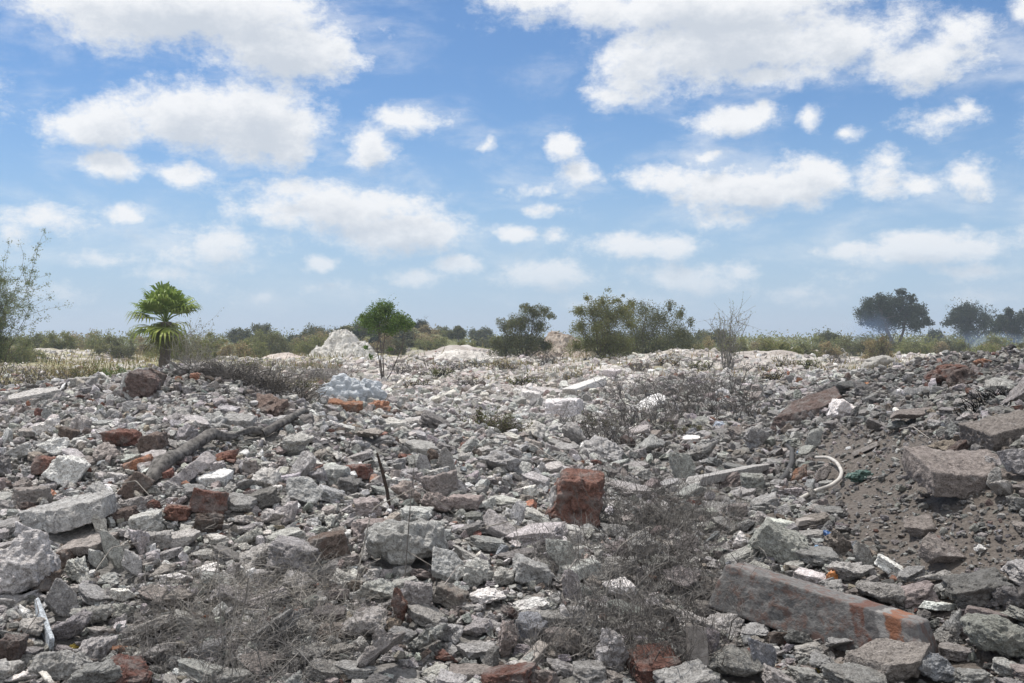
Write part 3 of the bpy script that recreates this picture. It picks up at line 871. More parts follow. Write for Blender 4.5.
# painted concrete beam with a broken banded end
def beam_mat():
    m, t, b, o = new_mat("painted_beam")
    tcn = t.nodes.new('ShaderNodeTexCoord'); obj = tcn.outputs['Object']
    sp = t.nodes.new('ShaderNodeSeparateXYZ'); t.links.new(obj, sp.inputs[0])
    nz = noise(t, obj, 6, 5, .65); fn = noise(t, obj, 45, 4, .65); md = noise(t, obj, 18, 5, .7)
    col = mixc(t, mrange(t, fn, .3, .7), (.105, .102, .10), (.195, .19, .185))
    col = mixc(t, mrange(t, md, .47, .62, 0, .85), col, (.14, .09, .075))
    col = mixc(t, mrange(t, nz, .5, .7, 0, .6), col, (.25, .235, .225))
    X = MA(t, 'ADD', sp.outputs['X'], MA(t, 'MULTIPLY_ADD', nz, .12, -.06))
    X = MA(t, 'ADD', X, MA(t, 'MULTIPLY', sp.outputs['Z'], .35))
    def band(x0, x1, c, k=.9):
        nonlocal col
        f = MA(t, 'MULTIPLY', mrange(t, X, x0 - .008, x0 + .008), mrange(t, X, x1 - .008, x1 + .008, 1, 0))
        col = mixc(t, MA(t, 'MULTIPLY', MA(t, 'MULTIPLY', f, k), mrange(t, md, .36, .52, .25, 1)), col, c)
    band(.19, .26, (.13, .062, .046)); band(.26, .31, (.10, .095, .095)); band(.31, .35, (.28, .27, .26)); band(.35, .43, (.235, .105, .06))
    t.links.new(col, b.inputs['Base Color'])
    b.inputs['Roughness'].default_value = .85
    bump(t, b, MA(t, 'ADD', md, MA(t, 'MULTIPLY', fn, .5)), .6, .02)
    return m
def at(px, py, d):
    return Vector(((px - 512) / F * d, d, CH + (341.5 - py) / F * d))
dl, dr_ = hit(736, 622)[0][1] + .10, hit(926, 674)[0][1] + .10
a, b2 = at(724, 583, dl), at(942, 653, dr_)
bt = 52 * .5 * (dl + dr_) / F
bm_ = link("concrete_beam", rock_mesh("concrete_beam", np.random.default_rng(12), 'x', ((b2 - a).length * 1.02, 1.0 * bt, .92 * bt), 5, .30), beam_mat(), mtx=bar_frame(a, b2) @ Matrix.Rotation(math.radians(-8), 4, 'X'))
tag(bm_, "long painted concrete beam with a banded red and orange broken end", "concrete beam")
for k in np.linspace(0, 1, 9):
    q = a.lerp(b2, k); ALLP.append((q.x, q.y, .2))
bm_mid = (a + b2) / 2

# pale heaps standing on the far flat
def heap(label, px, d, wpx, top, c1, c2, seed, dark):
    s = d / F; rx = wpx * s * .5; ry = rx * .9
    z0 = ground_at(px, d).z
    H = CH + (341.5 - top) * s - z0
    n = 110
    U, V = np.meshgrid(np.linspace(-1.25, 1.25, n), np.linspace(-1.25, 1.25, n), indexing='ij')
    q = np.sqrt(U ** 2 + V ** 2)
    P3 = np.stack([U * 3, V * 3, np.zeros_like(U) + seed], -1)
    q = q * (1 + .28 * fbm(P3 * .55, seed, 2))
    rr = np.random.default_rng(seed)
    z = np.maximum(0, 1 - q ** 1.5) * H * .6
    for _ in range(7):
        cx, cy, cr = rr.uniform(-.5, .5), rr.uniform(-.5, .3), rr.uniform(.35, .6)
        qq = np.sqrt((U - cx) ** 2 + (V - cy) ** 2) / cr
        z = np.maximum(z, np.maximum(0, 1 - qq ** 2.4) * H * rr.uniform(.45, .85) * (1 - .5 * abs(cx)))
    qq = np.sqrt((U + .08) ** 2 + V ** 2) / .62
    z = np.maximum(z, np.maximum(0, 1 - qq ** 3.0) * H * .96)
    z = z * (1 + .16 * fbm(P3 * 1.3, seed + 3, 3)) + H * .07 * fbm(P3 * 3.2, seed + 5, 3) + H * .05 * fbm(P3 * 9, seed + 6, 2) - H * .10 * np.abs(fbm(P3 * 5.5, seed + 9, 2)) - .15
    x, y = U * rx, V * ry
    id_ = np.arange(n * n).reshape(n, n)
    Q = np.stack([id_[:-1, :-1], id_[1:, :-1], id_[1:, 1:], id_[:-1, 1:]], -1).reshape(-1, 4)
    gx = gz(x + (px - 512) / F * d, y + d) - z0
    m = simple_mat("heap_" + dark, c1, c2, 1.6, .95, bumpd=.25)
    zz = np.maximum(z, -.3) + np.minimum(gx, .2)
    mb = MB().add(np.stack([x, y, zz], -1).reshape(-1, 3), quads=Q)
    for _ in range(420):      # the blocks the heap is made of
        i, j = rr.integers(8, n - 8, 2)
        if z[i, j] < .02 * H: continue
        P, T, D = rock_shape(rr, 'c', 1)
        mb.add(P * rr.uniform(.03, .13) * H * rr.uniform(.6, 1.2, 3) + np.array([x[i, j], y[i, j], zz[i, j]]), tris=T)
    o = link("rubble_heap", mb.mesh("rubble_heap"), m, loc=((px - 512) / F * d, d, z0))
    tag(o, label, "rubble heap")
heap("white steep rubble heap on the horizon left of the bright green tree", 345, 88, 78, 327, (.42, .40, .37), (.70, .68, .64), 3, "white")
heap("brownish pale rubble heap between the mesquite bushes", 564, 76, 96, 330, (.27, .21, .165), (.48, .43, .375), 8, "brown")
heap("low pale rubble heap behind the broad dark mesquite's foot", 690, 60, 70, 351, (.36, .31, .25), (.55, .50, .43), 12, "sandy")
heap("long low whitish rubble heap right of the bright green tree", 468, 62, 120, 348, (.42, .39, .36), (.66, .63, .59), 21, "white_long")
heap("low whitish rubble heap behind the bare shrub", 765, 66, 90, 350, (.44, .40, .35), (.64, .60, .54), 27, "white_low")
heap("small pale rubble heap left of the white steep heap", 285, 70, 70, 350, (.40, .34, .30), (.60, .54, .49), 33, "pinkish")
heap("small whitish rubble heap in front of the brownish heap", 612, 44, 60, 361, (.44, .41, .38), (.64, .61, .58), 35, "white_small")
# ------------------------------------------------------------------ rubble: the other pieces one can count, then the small stuff
_r = np.random.default_rng(5)
PROTO = {}
for st, n in (('c', 26), ('s', 16), ('b', 14), ('k', 10), ('r', 6)):
    PROTO[st] = []
    for i in range(n):
        ss = shape_style(st)
        if st == 'b' and i % 3 == 0: ss = 'c'
        dims = {'c': (1, .95, .9), 's': (1, 1, 1), 'b': (1, .9, .9), 'k': (1, 1, 1), 'r': (1, 1, 1)}[st]
        me = rock_mesh(KIND[st][0], _r, ss, dims, 4, 1.0 if st != 's' else .7)
        me.materials.append(M_BRK if st == 'b' else M_CON)
        PROTO[st].append(me)

def dirt_zone(px, py):
    """bare dirt of the right bank, seen from the front"""
    e = ((px - 930) / 105) ** 2 + ((py - 520 - .25 * (px - 930)) / 62) ** 2
    e2 = ((px - 880) / 70) ** 2 + ((py - 450) / 34) ** 2
    return np.maximum(sstep(1.3, .6, e), sstep(1.2, .5, e2))

def brush_zone(px, py):
    a = sstep(1.2, .5, ((px - 215) / 120) ** 2 + ((py - 622) / 55) ** 2)
    b = sstep(1.2, .5, ((px - 640) / 75) ** 2 + ((py - 580) / 110) ** 2)
    return np.maximum(a, b)

occ = [(px, py, .5 * math.hypot(w, h) * .62) for (_, px, py, w, h, _, _) in PIECES]
occ += [(735 + k * 20, 590 + k * 5.2, 26) for k in range(10)] + [(350, 393, 30), (388, 480, 6), (828, 466, 9), (842, 480, 10), (836, 492, 10), (818, 498, 10), (802, 502, 9)]
occ += [(150 + k * 16, 488 - k * 9, 12) for k in range(4)] + [(205 + k * 20, 450 - k * 4, 10) for k in range(5)]
OC = np.zeros((3000, 3)); OC[:len(occ)] = occ
want = {'c': 300 - sum(1 for p in PIECES if p[5] == 'c'), 's': 215, 'b': 70, 'k': 140, 'r': 18}
tot = sum(want.values())
pool = [k for k, v in want.items() for _ in range(v)]
_r.shuffle(pool)
fills = []
tries = 0
while len(fills) < tot and tries < 60000:
    tries += 1
    px = _r.uniform(-10, 1034)
    py = 382 + 306 * _r.random() ** .9
    ymin = np.interp(px, [0, 100, 190, 300, 400, 640, 800, 900, 1024], [402, 390, 374, 402, 398, 396, 388, 372, 366])
    if py < ymin: continue
    if dirt_zone(px, py) > _r.uniform(.2, .9): continue
    if brush_zone(px, py) > _r.uniform(.35, 1.1): continue
    base = np.interp(py, [380, 430, 500, 580, 680], [9.5, 13.5, 22, 33, 42])
    if px < 560 and 410 < py < 590: base *= 1.18
    w = base * math.exp(_r.normal(0, .33))
    rr = w * .46
    q = OC[:len(occ)]
    if ((px - q[:, 0]) ** 2 + (py - q[:, 1]) ** 2 * 1.7 < (rr + q[:, 2]) ** 2 * .66).any(): continue
    OC[len(occ)] = (px, py, rr)
    occ.append(0)
    fills.append((px, py, w))
fills.sort(key=lambda f: -f[2])
for i, (px, py, w) in enumerate(fills):
    st = pool[i]
    h = w * _r.uniform(.5, .85)
    roll = _r.normal(0, 17)
    if st == 's':
        h = w * _r.uniform(.4, .7); w *= 1.15
        if _r.random() < .18: roll = _r.choice([-1, 1]) * _r.uniform(50, 80); w, h = w * .6, w * 1.0
    if st == 'b': tone = _r.choice(['R', 'B', 'P', 'P', 'P'])
    else: tone = _r.choice(['G', 'G', 'G', 'G', 'G', 'L', 'L', 'L', 'L', 'L', 'L', 'W', 'P', 'D'])
    if tone == 'W' and _r.random() < .3: tone = 'L'
    me = PROTO[st][_r.integers(len(PROTO[st]))]
    o, d = place_piece(px, py, w, h, st, tone, roll, '', _r, me=me)
    # turn each copy about its own axis so that repeats do not show
    if st in 'crb':
        o.rotation_euler.z += _r.uniform(0, 2 * math.pi)
        if st != 'b' and _r.random() < .5: o.rotation_euler.x += math.pi
    PIECES.append((o, px, py, w, h, st, tone))
FILL_N = len(fills)

# labels: told from the nearest piece that has a description of its own
ANCH = [(o, px, py, st) for (o, px, py, w, h, st, t) in PIECES if o.get('label')]
EXTRA = [(200, 455, 'the charred log'), (388, 480, 'the iron stake'), (830, 482, 'the white hose'), (350, 392, 'the plastic bag'), (815, 605, 'the painted beam'), (496, 422, 'the green weed'), (727, 482, 'the long pale post'), (584, 392, 'the whitish post'),
         (788, 466, 'the rubber strip'), (866, 476, 'the green netting'), (697, 655, 'the upright board'), (527, 668, 'the slanting plank'), (640, 600, 'the big centre brush'), (215, 620, 'the left brush')]
SHORT = {
 'white jagged wedge': 'the white jagged wedge', 'large dark red brick': 'the large red lump', 'upright dark brown block': 'the upright brown block', 'grey slab leaning along': 'the log-side slab',
 'flat white slab': 'the flat white slab', 'dark red rounded': 'the dark red lump', 'tilted brown masonry': 'the tilted brown masonry', 'grey heap of broken': 'the crest heap', 'long pale slab on': 'the long crest slab',
 'orange brick lump in front': 'the orange lump', 'dark brown boulder': 'the dark brown boulder', 'pale squared concrete': 'the pale squared block', 'grey slab tilted beside': 'the tilted grey slab', 'brown brick lump right': 'the brown lump by the stake',
 'large white-topped': 'the white-topped block', 'small white block by': 'the small white block', 'pale crumbling': 'the crumbling pale heap', 'tall red-brown': 'the tall red boulder', 'pale slab propped': 'the propped slab',
 'brown mossy slab': 'the mossy brown slab', 'white cube': 'the white cube', 'dark grey heap': 'the dark heap', 'pale pinkish boulder': 'the pinkish boulder', 'dark red brick lumps': 'the skyline red bricks', 'orange block on': 'the orange skyline block',
 'pale slab on the right': 'the crest pale slab', 'big pale concrete chunk': 'the big crest chunk', 'wedge shaped slab': 'the wedge slab', 'wide dark-fronted': 'the wide dark-fronted slab', 'grey slab leaning behind': 'the leaning bank slab', 'thin pale shard': 'the thin shard',
 'orange-red brick': 'the orange-red lump', 'large pale cracked': 'the cracked slab', 'huge rough': 'the huge concrete mass', 'dark brown brick lump under': 'the dark brick lump', 'pale plank-like': 'the plank-like slab', 'pale squared tile': 'the squared tile slab',
 'small orange brick bit': 'the small orange bit', 'bulky pale chunk': 'the bulky pale chunk', 'brown brick chunk cut': 'the border brick chunk', 'long grey block': 'the long grey block', 'dust-topped': 'the dust-topped block', 'largest pale': 'the largest pale chunk',
 'pale slab tilted right': 'the pale tilted slab', 'reddish brick plate': 'the red plate', 'round pale boulder': 'the round pale boulder', 'big smooth': 'the big smooth boulder', 'brownish rounded': 'the brownish boulder', 'grey cobble': 'the grey cobble',
 'bluish grey block': 'the bluish block', 'upright grey chunk': 'the upright grey chunk', 'smooth rounded grey': 'the smooth grey boulder', 'small bright white': 'the bright white chip', 'long rounded grey': 'the long rounded boulder', 'pale block with': 'the brown-sided block',
 'broad pinkish': 'the broad pinkish slab', 'thin white sheet': 'the thin white slab', 'mossy grey chunk': 'the mossy chunk', 'wide front slab': 'the wide front slab', 'bluish grey chunk at': 'the bluish chunk', 'big rounded boulder': 'the big border boulder', 'bluish corrugated': 'the corrugated sheet'}
names = list(EXTRA)
for o, px, py, st in ANCH:
    for k, v in SHORT.items():
        if o['label'].startswith(k): names.append((px, py, v)); break
NUM = ['nearest', 'second', 'third', 'fourth', 'fifth', 'sixth', 'seventh', 'eighth', 'ninth', 'tenth', 'eleventh', 'twelfth']
books = {}
NA = np.array([(a, b) for a, b, _ in names])
for (o, px, py, w, h, st, tone) in PIECES:
    if o.get('label'): continue
    k = int(((NA[:, 0] - px) ** 2 + ((NA[:, 1] - py) * 1.3) ** 2).argmin())
    dx, dy = px - NA[k, 0], py - NA[k, 1]
    rel = ('right of' if dx > 0 else 'left of') if abs(dx) > 1.3 * abs(dy) else ('in front of' if dy > 0 else 'behind')
    books.setdefault((k, rel, st, tone), []).append((math.hypot(dx, dy), o, w, h))
for (k, rel, st, tone), L in books.items():
    L.sort(key=lambda q: q[0])
    for i, (_, o, w, h) in enumerate(L):
        word = {'c': 'concrete chunk', 's': 'concrete slab', 'b': 'brick piece', 'k': 'squared block', 'r': 'rounded boulder'}[st]
        lead = '' if len(L) == 1 else NUM[min(i, 11)] + ' '
        o['label'] = f"{lead}{TWORD[tone]} {word} {rel} {names[k][2]}"
for p in PIECES:
    if '_t' in p[0]: del p[0]['_t']

# the small stuff
LOD = {}
for lod, (sub, n) in enumerate(((1, 24), (2, 24), (3, 20))):
    LOD[lod] = []
    for i in range(n):
        st = 'cccsscbb'[i % 8]
        P, T, D = rock_shape(_r, st, sub)
        if sub >= 2:
            P = P + D * (.06 * fbm(P / .35, i, 2) + .05 * fbm(P / .12, i + 50, 2))[:, None]
        else:
            P = P * (1 + .08 * _r.normal(size=(len(P), 1)))
        LOD[lod].append((P, T))

def rand_rot(n, rng, tilt=None):
    q = unit(rng.normal(size=(n, 4)))
    w, x, y, z = q.T
    return np.stack([np.stack([1 - 2 * (y * y + z * z), 2 * (x * y - z * w), 2 * (x * z + y * w)], -1),
                     np.stack([2 * (x * y + z * w), 1 - 2 * (x * x + z * z), 2 * (y * z - x * w)], -1),
                     np.stack([2 * (x * z - y * w), 2 * (y * z + x * w), 1 - 2 * (x * x + y * y)], -1)], -2)

AP = np.array(ALLP)
AF = np.where(np.arange(len(AP)) < N_LAND, .68, .55)
def far_from_pieces(p, r):
    keep = np.ones(len(p), bool)
    for s in range(0, len(p), 4000):
        q = p[s:s + 4000]
        d2 = (q[:, None, 0] - AP[None, :, 0]) ** 2 + (q[:, None, 1] - AP[None, :, 1]) ** 2
        keep[s:s + 4000] = (d2 > (AP[None, :, 2] * AF[None] + r[s:s + 4000, None] * .25) ** 2).all(1)
    return keep

def sample(n, ylo, yhi, rng):
    px = rng.uniform(-140, 1164, n); py = rng.uniform(ylo, yhi, n)
    return px, py, hit(px, py)

TONES = np.array([TONE[k] for k in 'GLWDPTK'])
def stuff(name, n, brick, rng, label):
    A = []
    for (m, ylo, yhi) in ((int(n * .50), 372, 700), (int(n * .50), 350, 440)):
        px, py, p = sample(m, ylo, yhi, rng)
        A.append(np.concatenate([px[:, None], py[:, None], p], 1))
    # and evenly over the ground, so slopes turned away carry stones too
    m = int(n * .45)
    u = rng.uniform(-.72, .72, m); d = 1 / rng.uniform(1 / 70, 1 / 3.4, m)
    p = np.stack([u * d, d, gz(u * d, d)], 1)
    A.append(np.concatenate([(512 + u * F)[:, None], (341.5 + (CH - p[:, 2]) / d * F)[:, None], p], 1))
    A = np.concatenate(A)
    px, py, p = A[:, 0], A[:, 1], A[:, 2:]
    d = p[:, 1]
    n = len(p)
    s = np.exp(rng.normal(0, .58, n)) * np.interp(py, [350, 380, 430, 500, 600, 700], [2.8, 3.6, 4.6, 4.9, 5.3, 5.8])
    s = np.clip(s, 2, np.interp(py, [360, 400, 500, 700], [8, 11, 14, 16]))
    dz = dirt_zone(px, py); bz = brush_zone(px, py)
    size = np.clip(s * d / F, .018, .9)
    keep = rng.random(n) > dz * .35
    size = np.where(dz > .5, size * .62, size)
    keep &= rng.random(n) > bz * .2
    # weedy left flat and grass beyond 20 m carries fewer stones
    keep &= ~((p[:, 0] < -8 - .25 * (d - 20)) & (d > 14) & (rng.random(n) < .72))
    keep &= ~((d > 45) & (fbm2(p[:, 0], p[:, 1], 9, 77) < -.05) & (rng.random(n) < .8))
    keep &= d < 120
    keep &= far_from_pieces(p, size)
    p, size, d, px, py = p[keep], size[keep], d[keep], px[keep], py[keep]
    n = len(p)
    if brick:
        c = np.array([TONE[k] for k in 'RBOP'])[rng.choice(4, n, p=[.2, .3, .06, .44])]
    else:
        c = TONES[rng.choice(7, n, p=[.38, .36, .09, .08, .06, .02, .01])]
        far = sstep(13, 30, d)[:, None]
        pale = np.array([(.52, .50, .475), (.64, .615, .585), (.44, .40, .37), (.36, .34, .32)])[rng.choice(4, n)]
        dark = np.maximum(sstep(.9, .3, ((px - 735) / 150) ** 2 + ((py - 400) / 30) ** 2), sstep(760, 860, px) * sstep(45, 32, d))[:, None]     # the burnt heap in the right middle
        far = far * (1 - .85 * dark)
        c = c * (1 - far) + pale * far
        c = c * (1 - .45 * dark * rng.random((n, 1)))
    zone_tone = 1.14 - .38 * np.maximum(sstep(540, 660, px), sstep(555, 620, py) * .8) * sstep(24, 16, d)  # near stones get a darker tone towards the bottom and right
    crest = sstep(1.2, .5, ((px - 240) / 110) ** 2 + ((py - 384) / 22) ** 2) * sstep(22, 16, d)
    c = c * (zone_tone * (1 - .4 * crest))[:, None]
    c = np.clip(c * np.exp(rng.normal(0, .16, (n, 1))) * (1 + rng.normal(0, .025, (n, 3))), .02, .85)
    asp = np.stack([np.ones(n), rng.uniform(.6, .95, n), rng.uniform(.3, .7, n)], 1)
    Rm = rand_rot(n, rng)
    # mostly lying on a flat side: damp the tilt of half of them
    flat = rng.random(n) < .7
    a = rng.uniform(0, 2 * np.pi, n); tx, ty = rng.normal(0, .3, n), rng.normal(0, .3, n)
    Rz = np.zeros((n, 3, 3)); Rz[:, 0, 0] = np.cos(a); Rz[:, 0, 1] = -np.sin(a); Rz[:, 1, 0] = np.sin(a); Rz[:, 1, 1] = np.cos(a); Rz[:, 2, 2] = 1
    Rx = np.zeros((n, 3, 3)); Rx[:, 0, 0] = 1; Rx[:, 1, 1] = np.cos(tx); Rx[:, 1, 2] = -np.sin(tx); Rx[:, 2, 1] = np.sin(tx); Rx[:, 2, 2] = np.cos(tx)
    Ry = np.zeros((n, 3, 3)); Ry[:, 1, 1] = 1; Ry[:, 0, 0] = np.cos(ty); Ry[:, 0, 2] = np.sin(ty); Ry[:, 2, 0] = -np.sin(ty); Ry[:, 2, 2] = np.cos(ty)
    Rm = np.where(flat[:, None, None], Rx @ Ry @ Rz, Rm)
    lift = size * rng.uniform(.02, .55, n) * (1 - .8 * sstep(18, 40, d))
    pix = size / d * F
    lod = np.where(pix < 6, 0, np.where(pix < 12, 1, 2))
    mb = MB()
    pr = rng.integers(0, 1000, n)
    for L in range(3):
        for k, (P, T) in enumerate(LOD[L]):
            idx = np.where((lod == L) & (pr % len(LOD[L]) == k))[0]
            if not len(idx): continue
            V = np.einsum('nij,nvj->nvi', Rm[idx], P[None] * (asp[idx] * size[idx][:, None])[:, None, :])
            V = V + (p[idx] + np.stack([0 * lift[idx], 0 * lift[idx], lift[idx]], 1))[:, None, :]
            TT = T[None] + (np.arange(len(idx)) * len(P))[:, None, None]
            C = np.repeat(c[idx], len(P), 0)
            mb.V.append(V.reshape(-1, 3)); mb.T.append(TT.reshape(-1, 3) + mb.n); mb.C.append(C); mb.n += len(idx) * len(P)
    o = link(name, mb.mesh(name, smooth=False), M_BRK_S if brick else M_CON_S)
    tag(o, label, 'rubble', None, 'stuff')
    return n
n1_ = stuff("concrete_rubble", 62000, False, _r, "grey broken concrete bits and stones covering the whole dump")
n2_ = stuff("brick_rubble", 4200, True, _r, "red and brown brick bits scattered through the grey rubble")
print("fills", FILL_N, "stuff", n1_, n2_)
# ------------------------------------------------------------------ plants
_p = np.random.default_rng(77)
M_LEAF_OLIVE = simple_mat("olive_leaf", (.085, .090, .038), (.150, .150, .065), 3, .7, True, .30)
M_SCRUB = simple_mat("scrub_leaf", (.155, .172, .06), (.25, .25, .10), 2, .75, True, .3)
M_FEATHER = simple_mat('feather_leaf', (.13, .16, .075), (.21, .24, .12), 2, .75, True, .3)
M_MESQ = simple_mat("mesquite_leaf", (.085, .095, .040), (.15, .155, .068), 2, .75, True, .25)
M_MESQ2 = simple_mat("pale_mesquite_leaf", (.13, .14, .05), (.21, .21, .085), 2, .75, True, .3)
M_LEAF_GREEN = simple_mat("fresh_leaf", (.082, .14, .03), (.14, .21, .048), 3, .6, True, .35)
M_LEAF_DARK = simple_mat("dark_leaf", (.030, .045, .026), (.060, .075, .038), 2, .7, True, .2)
M_PALM = simple_mat("palm_leaf", (.135, .215, .045), (.24, .31, .075), 6, .5, True, .3)
M_STRAW = simple_mat("straw", (.22, .18, .095), (.38, .32, .18), 6, .85, True, .25)
M_BARK = simple_mat("bark", (.07, .058, .048), (.15, .125, .105), 25, .9, bumpd=.02)

def leaf_quads(rng, C, size, aspect=.45, up=.0):
    """one pointed leaf per centre"""
    n = len(C)
    a = unit(rng.normal(size=(n, 3)) + np.array([0, 0, up]))
    b = unit(np.cross(a, rng.normal(size=(n, 3))))
    s = (size * rng.uniform(.6, 1.4, n))[:, None]
    V = np.stack([C - a * s * .5, C + b * s * .5 * aspect, C + a * s * .5, C - b * s * .5 * aspect], 1).reshape(-1, 3)
    Q = np.arange(n * 4).reshape(n, 4)
    t = np.exp(rng.normal(0, .22, (n, 1))) * (1 + rng.normal(0, .06, (n, 3)))
    return V, Q, np.repeat(np.clip(t, .3, 2.0), 4, 0)

def stem_paths(rng, starts, ends, k=7, wob=.12, arch=.0):
    S, E = np.asarray(starts, float), np.asarray(ends, float)
    n = len(S)
    t = np.linspace(0, 1, k)[None, :, None]
    L = np.linalg.norm(E - S, axis=1)[:, None, None]
    P = S[:, None] * (1 - t) + E[:, None] * t
    w = np.cumsum(rng.normal(0, 1, (n, k, 3)), 1) / math.sqrt(k)
    w = w - w[:, :1] - (w[:, -1:] - w[:, :1]) * t
    P = P + w * wob * L * 1.4
    P[..., 2] += (arch * L * np.sin(np.pi * t))[..., 0]
    return P

def crown_points(rng, w, h, nl, lobes, ragged=.3, fine=14):
    """leaf places: lobes (x, z, r in shares of w, h, w) each broken into small leafy sprays"""
    L = np.array(lobes, float)
    vol = L[:, 2] ** 2
    out = []
    for (lx, lz, lr), k in zip(L, np.maximum(30, (nl * vol / vol.sum()).astype(int))):
        R = lr * w
        ns = max(8, int(2.2 * fine * (lr / .2) ** 1.3))
        v = unit(rng.normal(size=(ns, 3))) * (rng.random((ns, 1)) ** .5) * R
        v += v * rng.normal(0, ragged, (ns, 1))
        c = np.array([lx * w, rng.normal(0, .10) * w, lz * h]) + v * np.array([1, .9, .85])
        ss = R * rng.uniform(.16, .34, ns)
        idx = rng.choice(ns, k, p=rng.dirichlet(np.ones(ns) * 2.5))
        g = rng.normal(size=(k, 3)); g *= np.minimum(1, 2.0 / np.linalg.norm(g, axis=1))[:, None]
        pos = c[idx] + g * ss[idx][:, None]
        # loose leaves between the sprays
        m = rng.random(k) < .3
        fr = unit(rng.normal(size=(k, 3))) * (rng.random((k, 1)) ** .6) * R * 1.12
        pos = np.where(m[:, None], np.array([lx * w, 0, lz * h]) + fr * np.array([1, .9, .85]), pos)
        out.append(pos)
    P = np.concatenate(out)
    P[:, 2] = np.maximum(P[:, 2], .01 * h)
    return P

def rand_lobes(rng, n, low=.12):
    r = []
    for i in range(n):
        x = rng.uniform(-.40, .40)
        top = .86 * math.sqrt(max(.05, 1 - (abs(x) / .56) ** 2)) * rng.uniform(.72, 1.0)
        r.append((x, rng.uniform(low, max(low + .05, top)), rng.uniform(.08, .19)))
    for x in np.linspace(-.36, .36, 6):
        r.append((x + rng.normal(0, .04), rng.uniform(.08, .3), rng.uniform(.13, .18)))
    return r

def bush(name, label, cat, px, d, wpx, hpx, mat, group=None, nl=5000, leaf_px=1.45, lobes=None, nlobes=11, trunk_h=0., nst=9, thick=.011, leaf_part='foliage', stem_mat=None, seed=None, ragged=.5, fine=17, aspect=.5):
    rng = np.random.default_rng(seed if seed is not None else int(px * 7 + d * 13) % 99991 + 5)
    root = ground_at(px, d)
    s = d / F
    w, h = wpx * s, hpx * s
    o = empty(name, root)
    tag(o, label, cat, group, 'thing')
    lobes = lobes or rand_lobes(rng, nlobes)
    L = crown_points(rng, w, h, nl, lobes, ragged, fine)
    V, Q, T = leaf_quads(rng, L, leaf_px * s, aspect, .25)
    mt = link(leaf_part, mesh_from(leaf_part, V, quads=Q, tint=T), mat); mt.parent = o
    ends = L[rng.integers(0, len(L), nst * 4)]
    B = np.stack([rng.normal(0, .03 * w, nst), rng.normal(0, .03 * w, nst), np.full(nst, -.05)], 1)
    ms = np.array([[l[0] * w, 0, l[1] * h] for l in lobes])[rng.choice(len(lobes), nst, p=np.array([l[2] ** 3 for l in lobes]) / sum(l[2] ** 3 for l in lobes))]
    P = stem_paths(rng, B, ms, 7, .06)
    mb = MB().tubes(P, np.linspace(1, .45, 7)[None] * np.full((nst, 1), thick * h), 5)
    st = np.repeat(P[:, 4], 4, 0)
    mb.tubes(stem_paths(rng, st, ends, 5, .08), np.linspace(.4, .15, 5)[None] * np.full((nst * 4, 1), thick * h), 3)
    part = 'trunk' if name.endswith('tree') else 'stems'
    sm = link(part, mb.mesh(part, True), stem_mat or M_BARK); sm.parent = o
    return o

# --- the three mesquite thickets
bush("mesquite_bush", "dark olive mesquite bush left of the brown mound", "bush", 524, 70, 74, 58, M_MESQ, nl=26000, seed=1,
     lobes=[(-.30, .18, .17), (-.12, .30, .20), (.10, .25, .19), (.28, .22, .12), (-.05, .62, .16), (.14, .78, .13), (.28, .82, .09), (.38, .74, .06), (-.22, .55, .12), (.02, .88, .07), (.22, .55, .12), (-.38, .3, .09)])
bush("mesquite_bush", "pale olive mesquite bush growing on the brown mound", "bush", 602, 58, 74, 64, M_MESQ2, nl=27000, seed=2,
     lobes=[(-.28, .45, .15), (-.12, .70, .17), (.02, .85, .11), (.12, .62, .17), (.30, .72, .13), (.38, .50, .11), (-.05, .45, .16), (-.30, .72, .10), (.2, .88, .07), (-.2, .92, .06), (.05, .25, .16), (-.15, .18, .15), (-.34, .16, .13), (.32, .18, .16), (.12, .12, .15), (.42, .84, .05)])
bush("mesquite_bush", "broad dark mesquite bush right of the brown mound", "bush", 646, 72, 108, 62, M_MESQ, nl=36000, seed=3,
     lobes=[(-.32, .35, .16), (-.20, .70, .13), (-.05, .40, .19), (0, .80, .11), (.12, .62, .15), (.2, .30, .18), (.33, .40, .13), (.30, .72, .08), (.22, .88, .06), (-.36, .78, .09), (.40, .22, .10), (.42, .6, .05), (-.12, .9, .06), (-.38, .14, .13), (-.15, .12, .14), (.05, .12, .14), (.36, .12, .13)])
# --- bright small tree
bush("small_tree", "bright green slender small tree in the left middle distance", "tree", 384, 38, 62, 80, M_LEAF_GREEN, nl=15000, leaf_px=1.7, seed=4, leaf_part='crown', nst=4, thick=.009, fine=20,
     lobes=[(-.10, .82, .22), (.02, .90, .16), (-.22, .74, .15), (.24, .76, .17), (.36, .70, .10), (.10, .66, .14), (-.34, .80, .07), (-.30, .42, .05), (-.22, .30, .05), (.08, .40, .04)])
# --- dark trees in the smoke on the right
def big_tree(px, d, wpx, hpx, label, seed, nl=9000, group=None, lobes=None, mat=None):
    rng = np.random.default_rng(seed)
    lobes = lobes or [(rng.uniform(-.30, .30), rng.uniform(.42, .84), rng.uniform(.12, .2)) for _ in range(7)] + [(0, .62, .26)]
    return bush("broadleaf_tree", label, "tree", px, d, wpx, hpx, mat or M_LEAF_DARK, group, nl, 1.5, lobes=lobes, nst=3, thick=.03, leaf_part='crown', seed=seed, fine=16, aspect=.65)
big_tree(894, 150, 76, 58, "tall dark tree standing in the blue smoke", 5, 26000, None,
         [(-.30, .62, .15), (-.36, .82, .09), (-.22, .86, .09), (-.08, .74, .17), (.06, .84, .12), (.10, 1.0, .07), (.18, .66, .17), (.34, .68, .12), (.40, .50, .09), (.02, .50, .17), (-.2, .48, .13), (.24, .42, .13), (.24, .88, .07)])
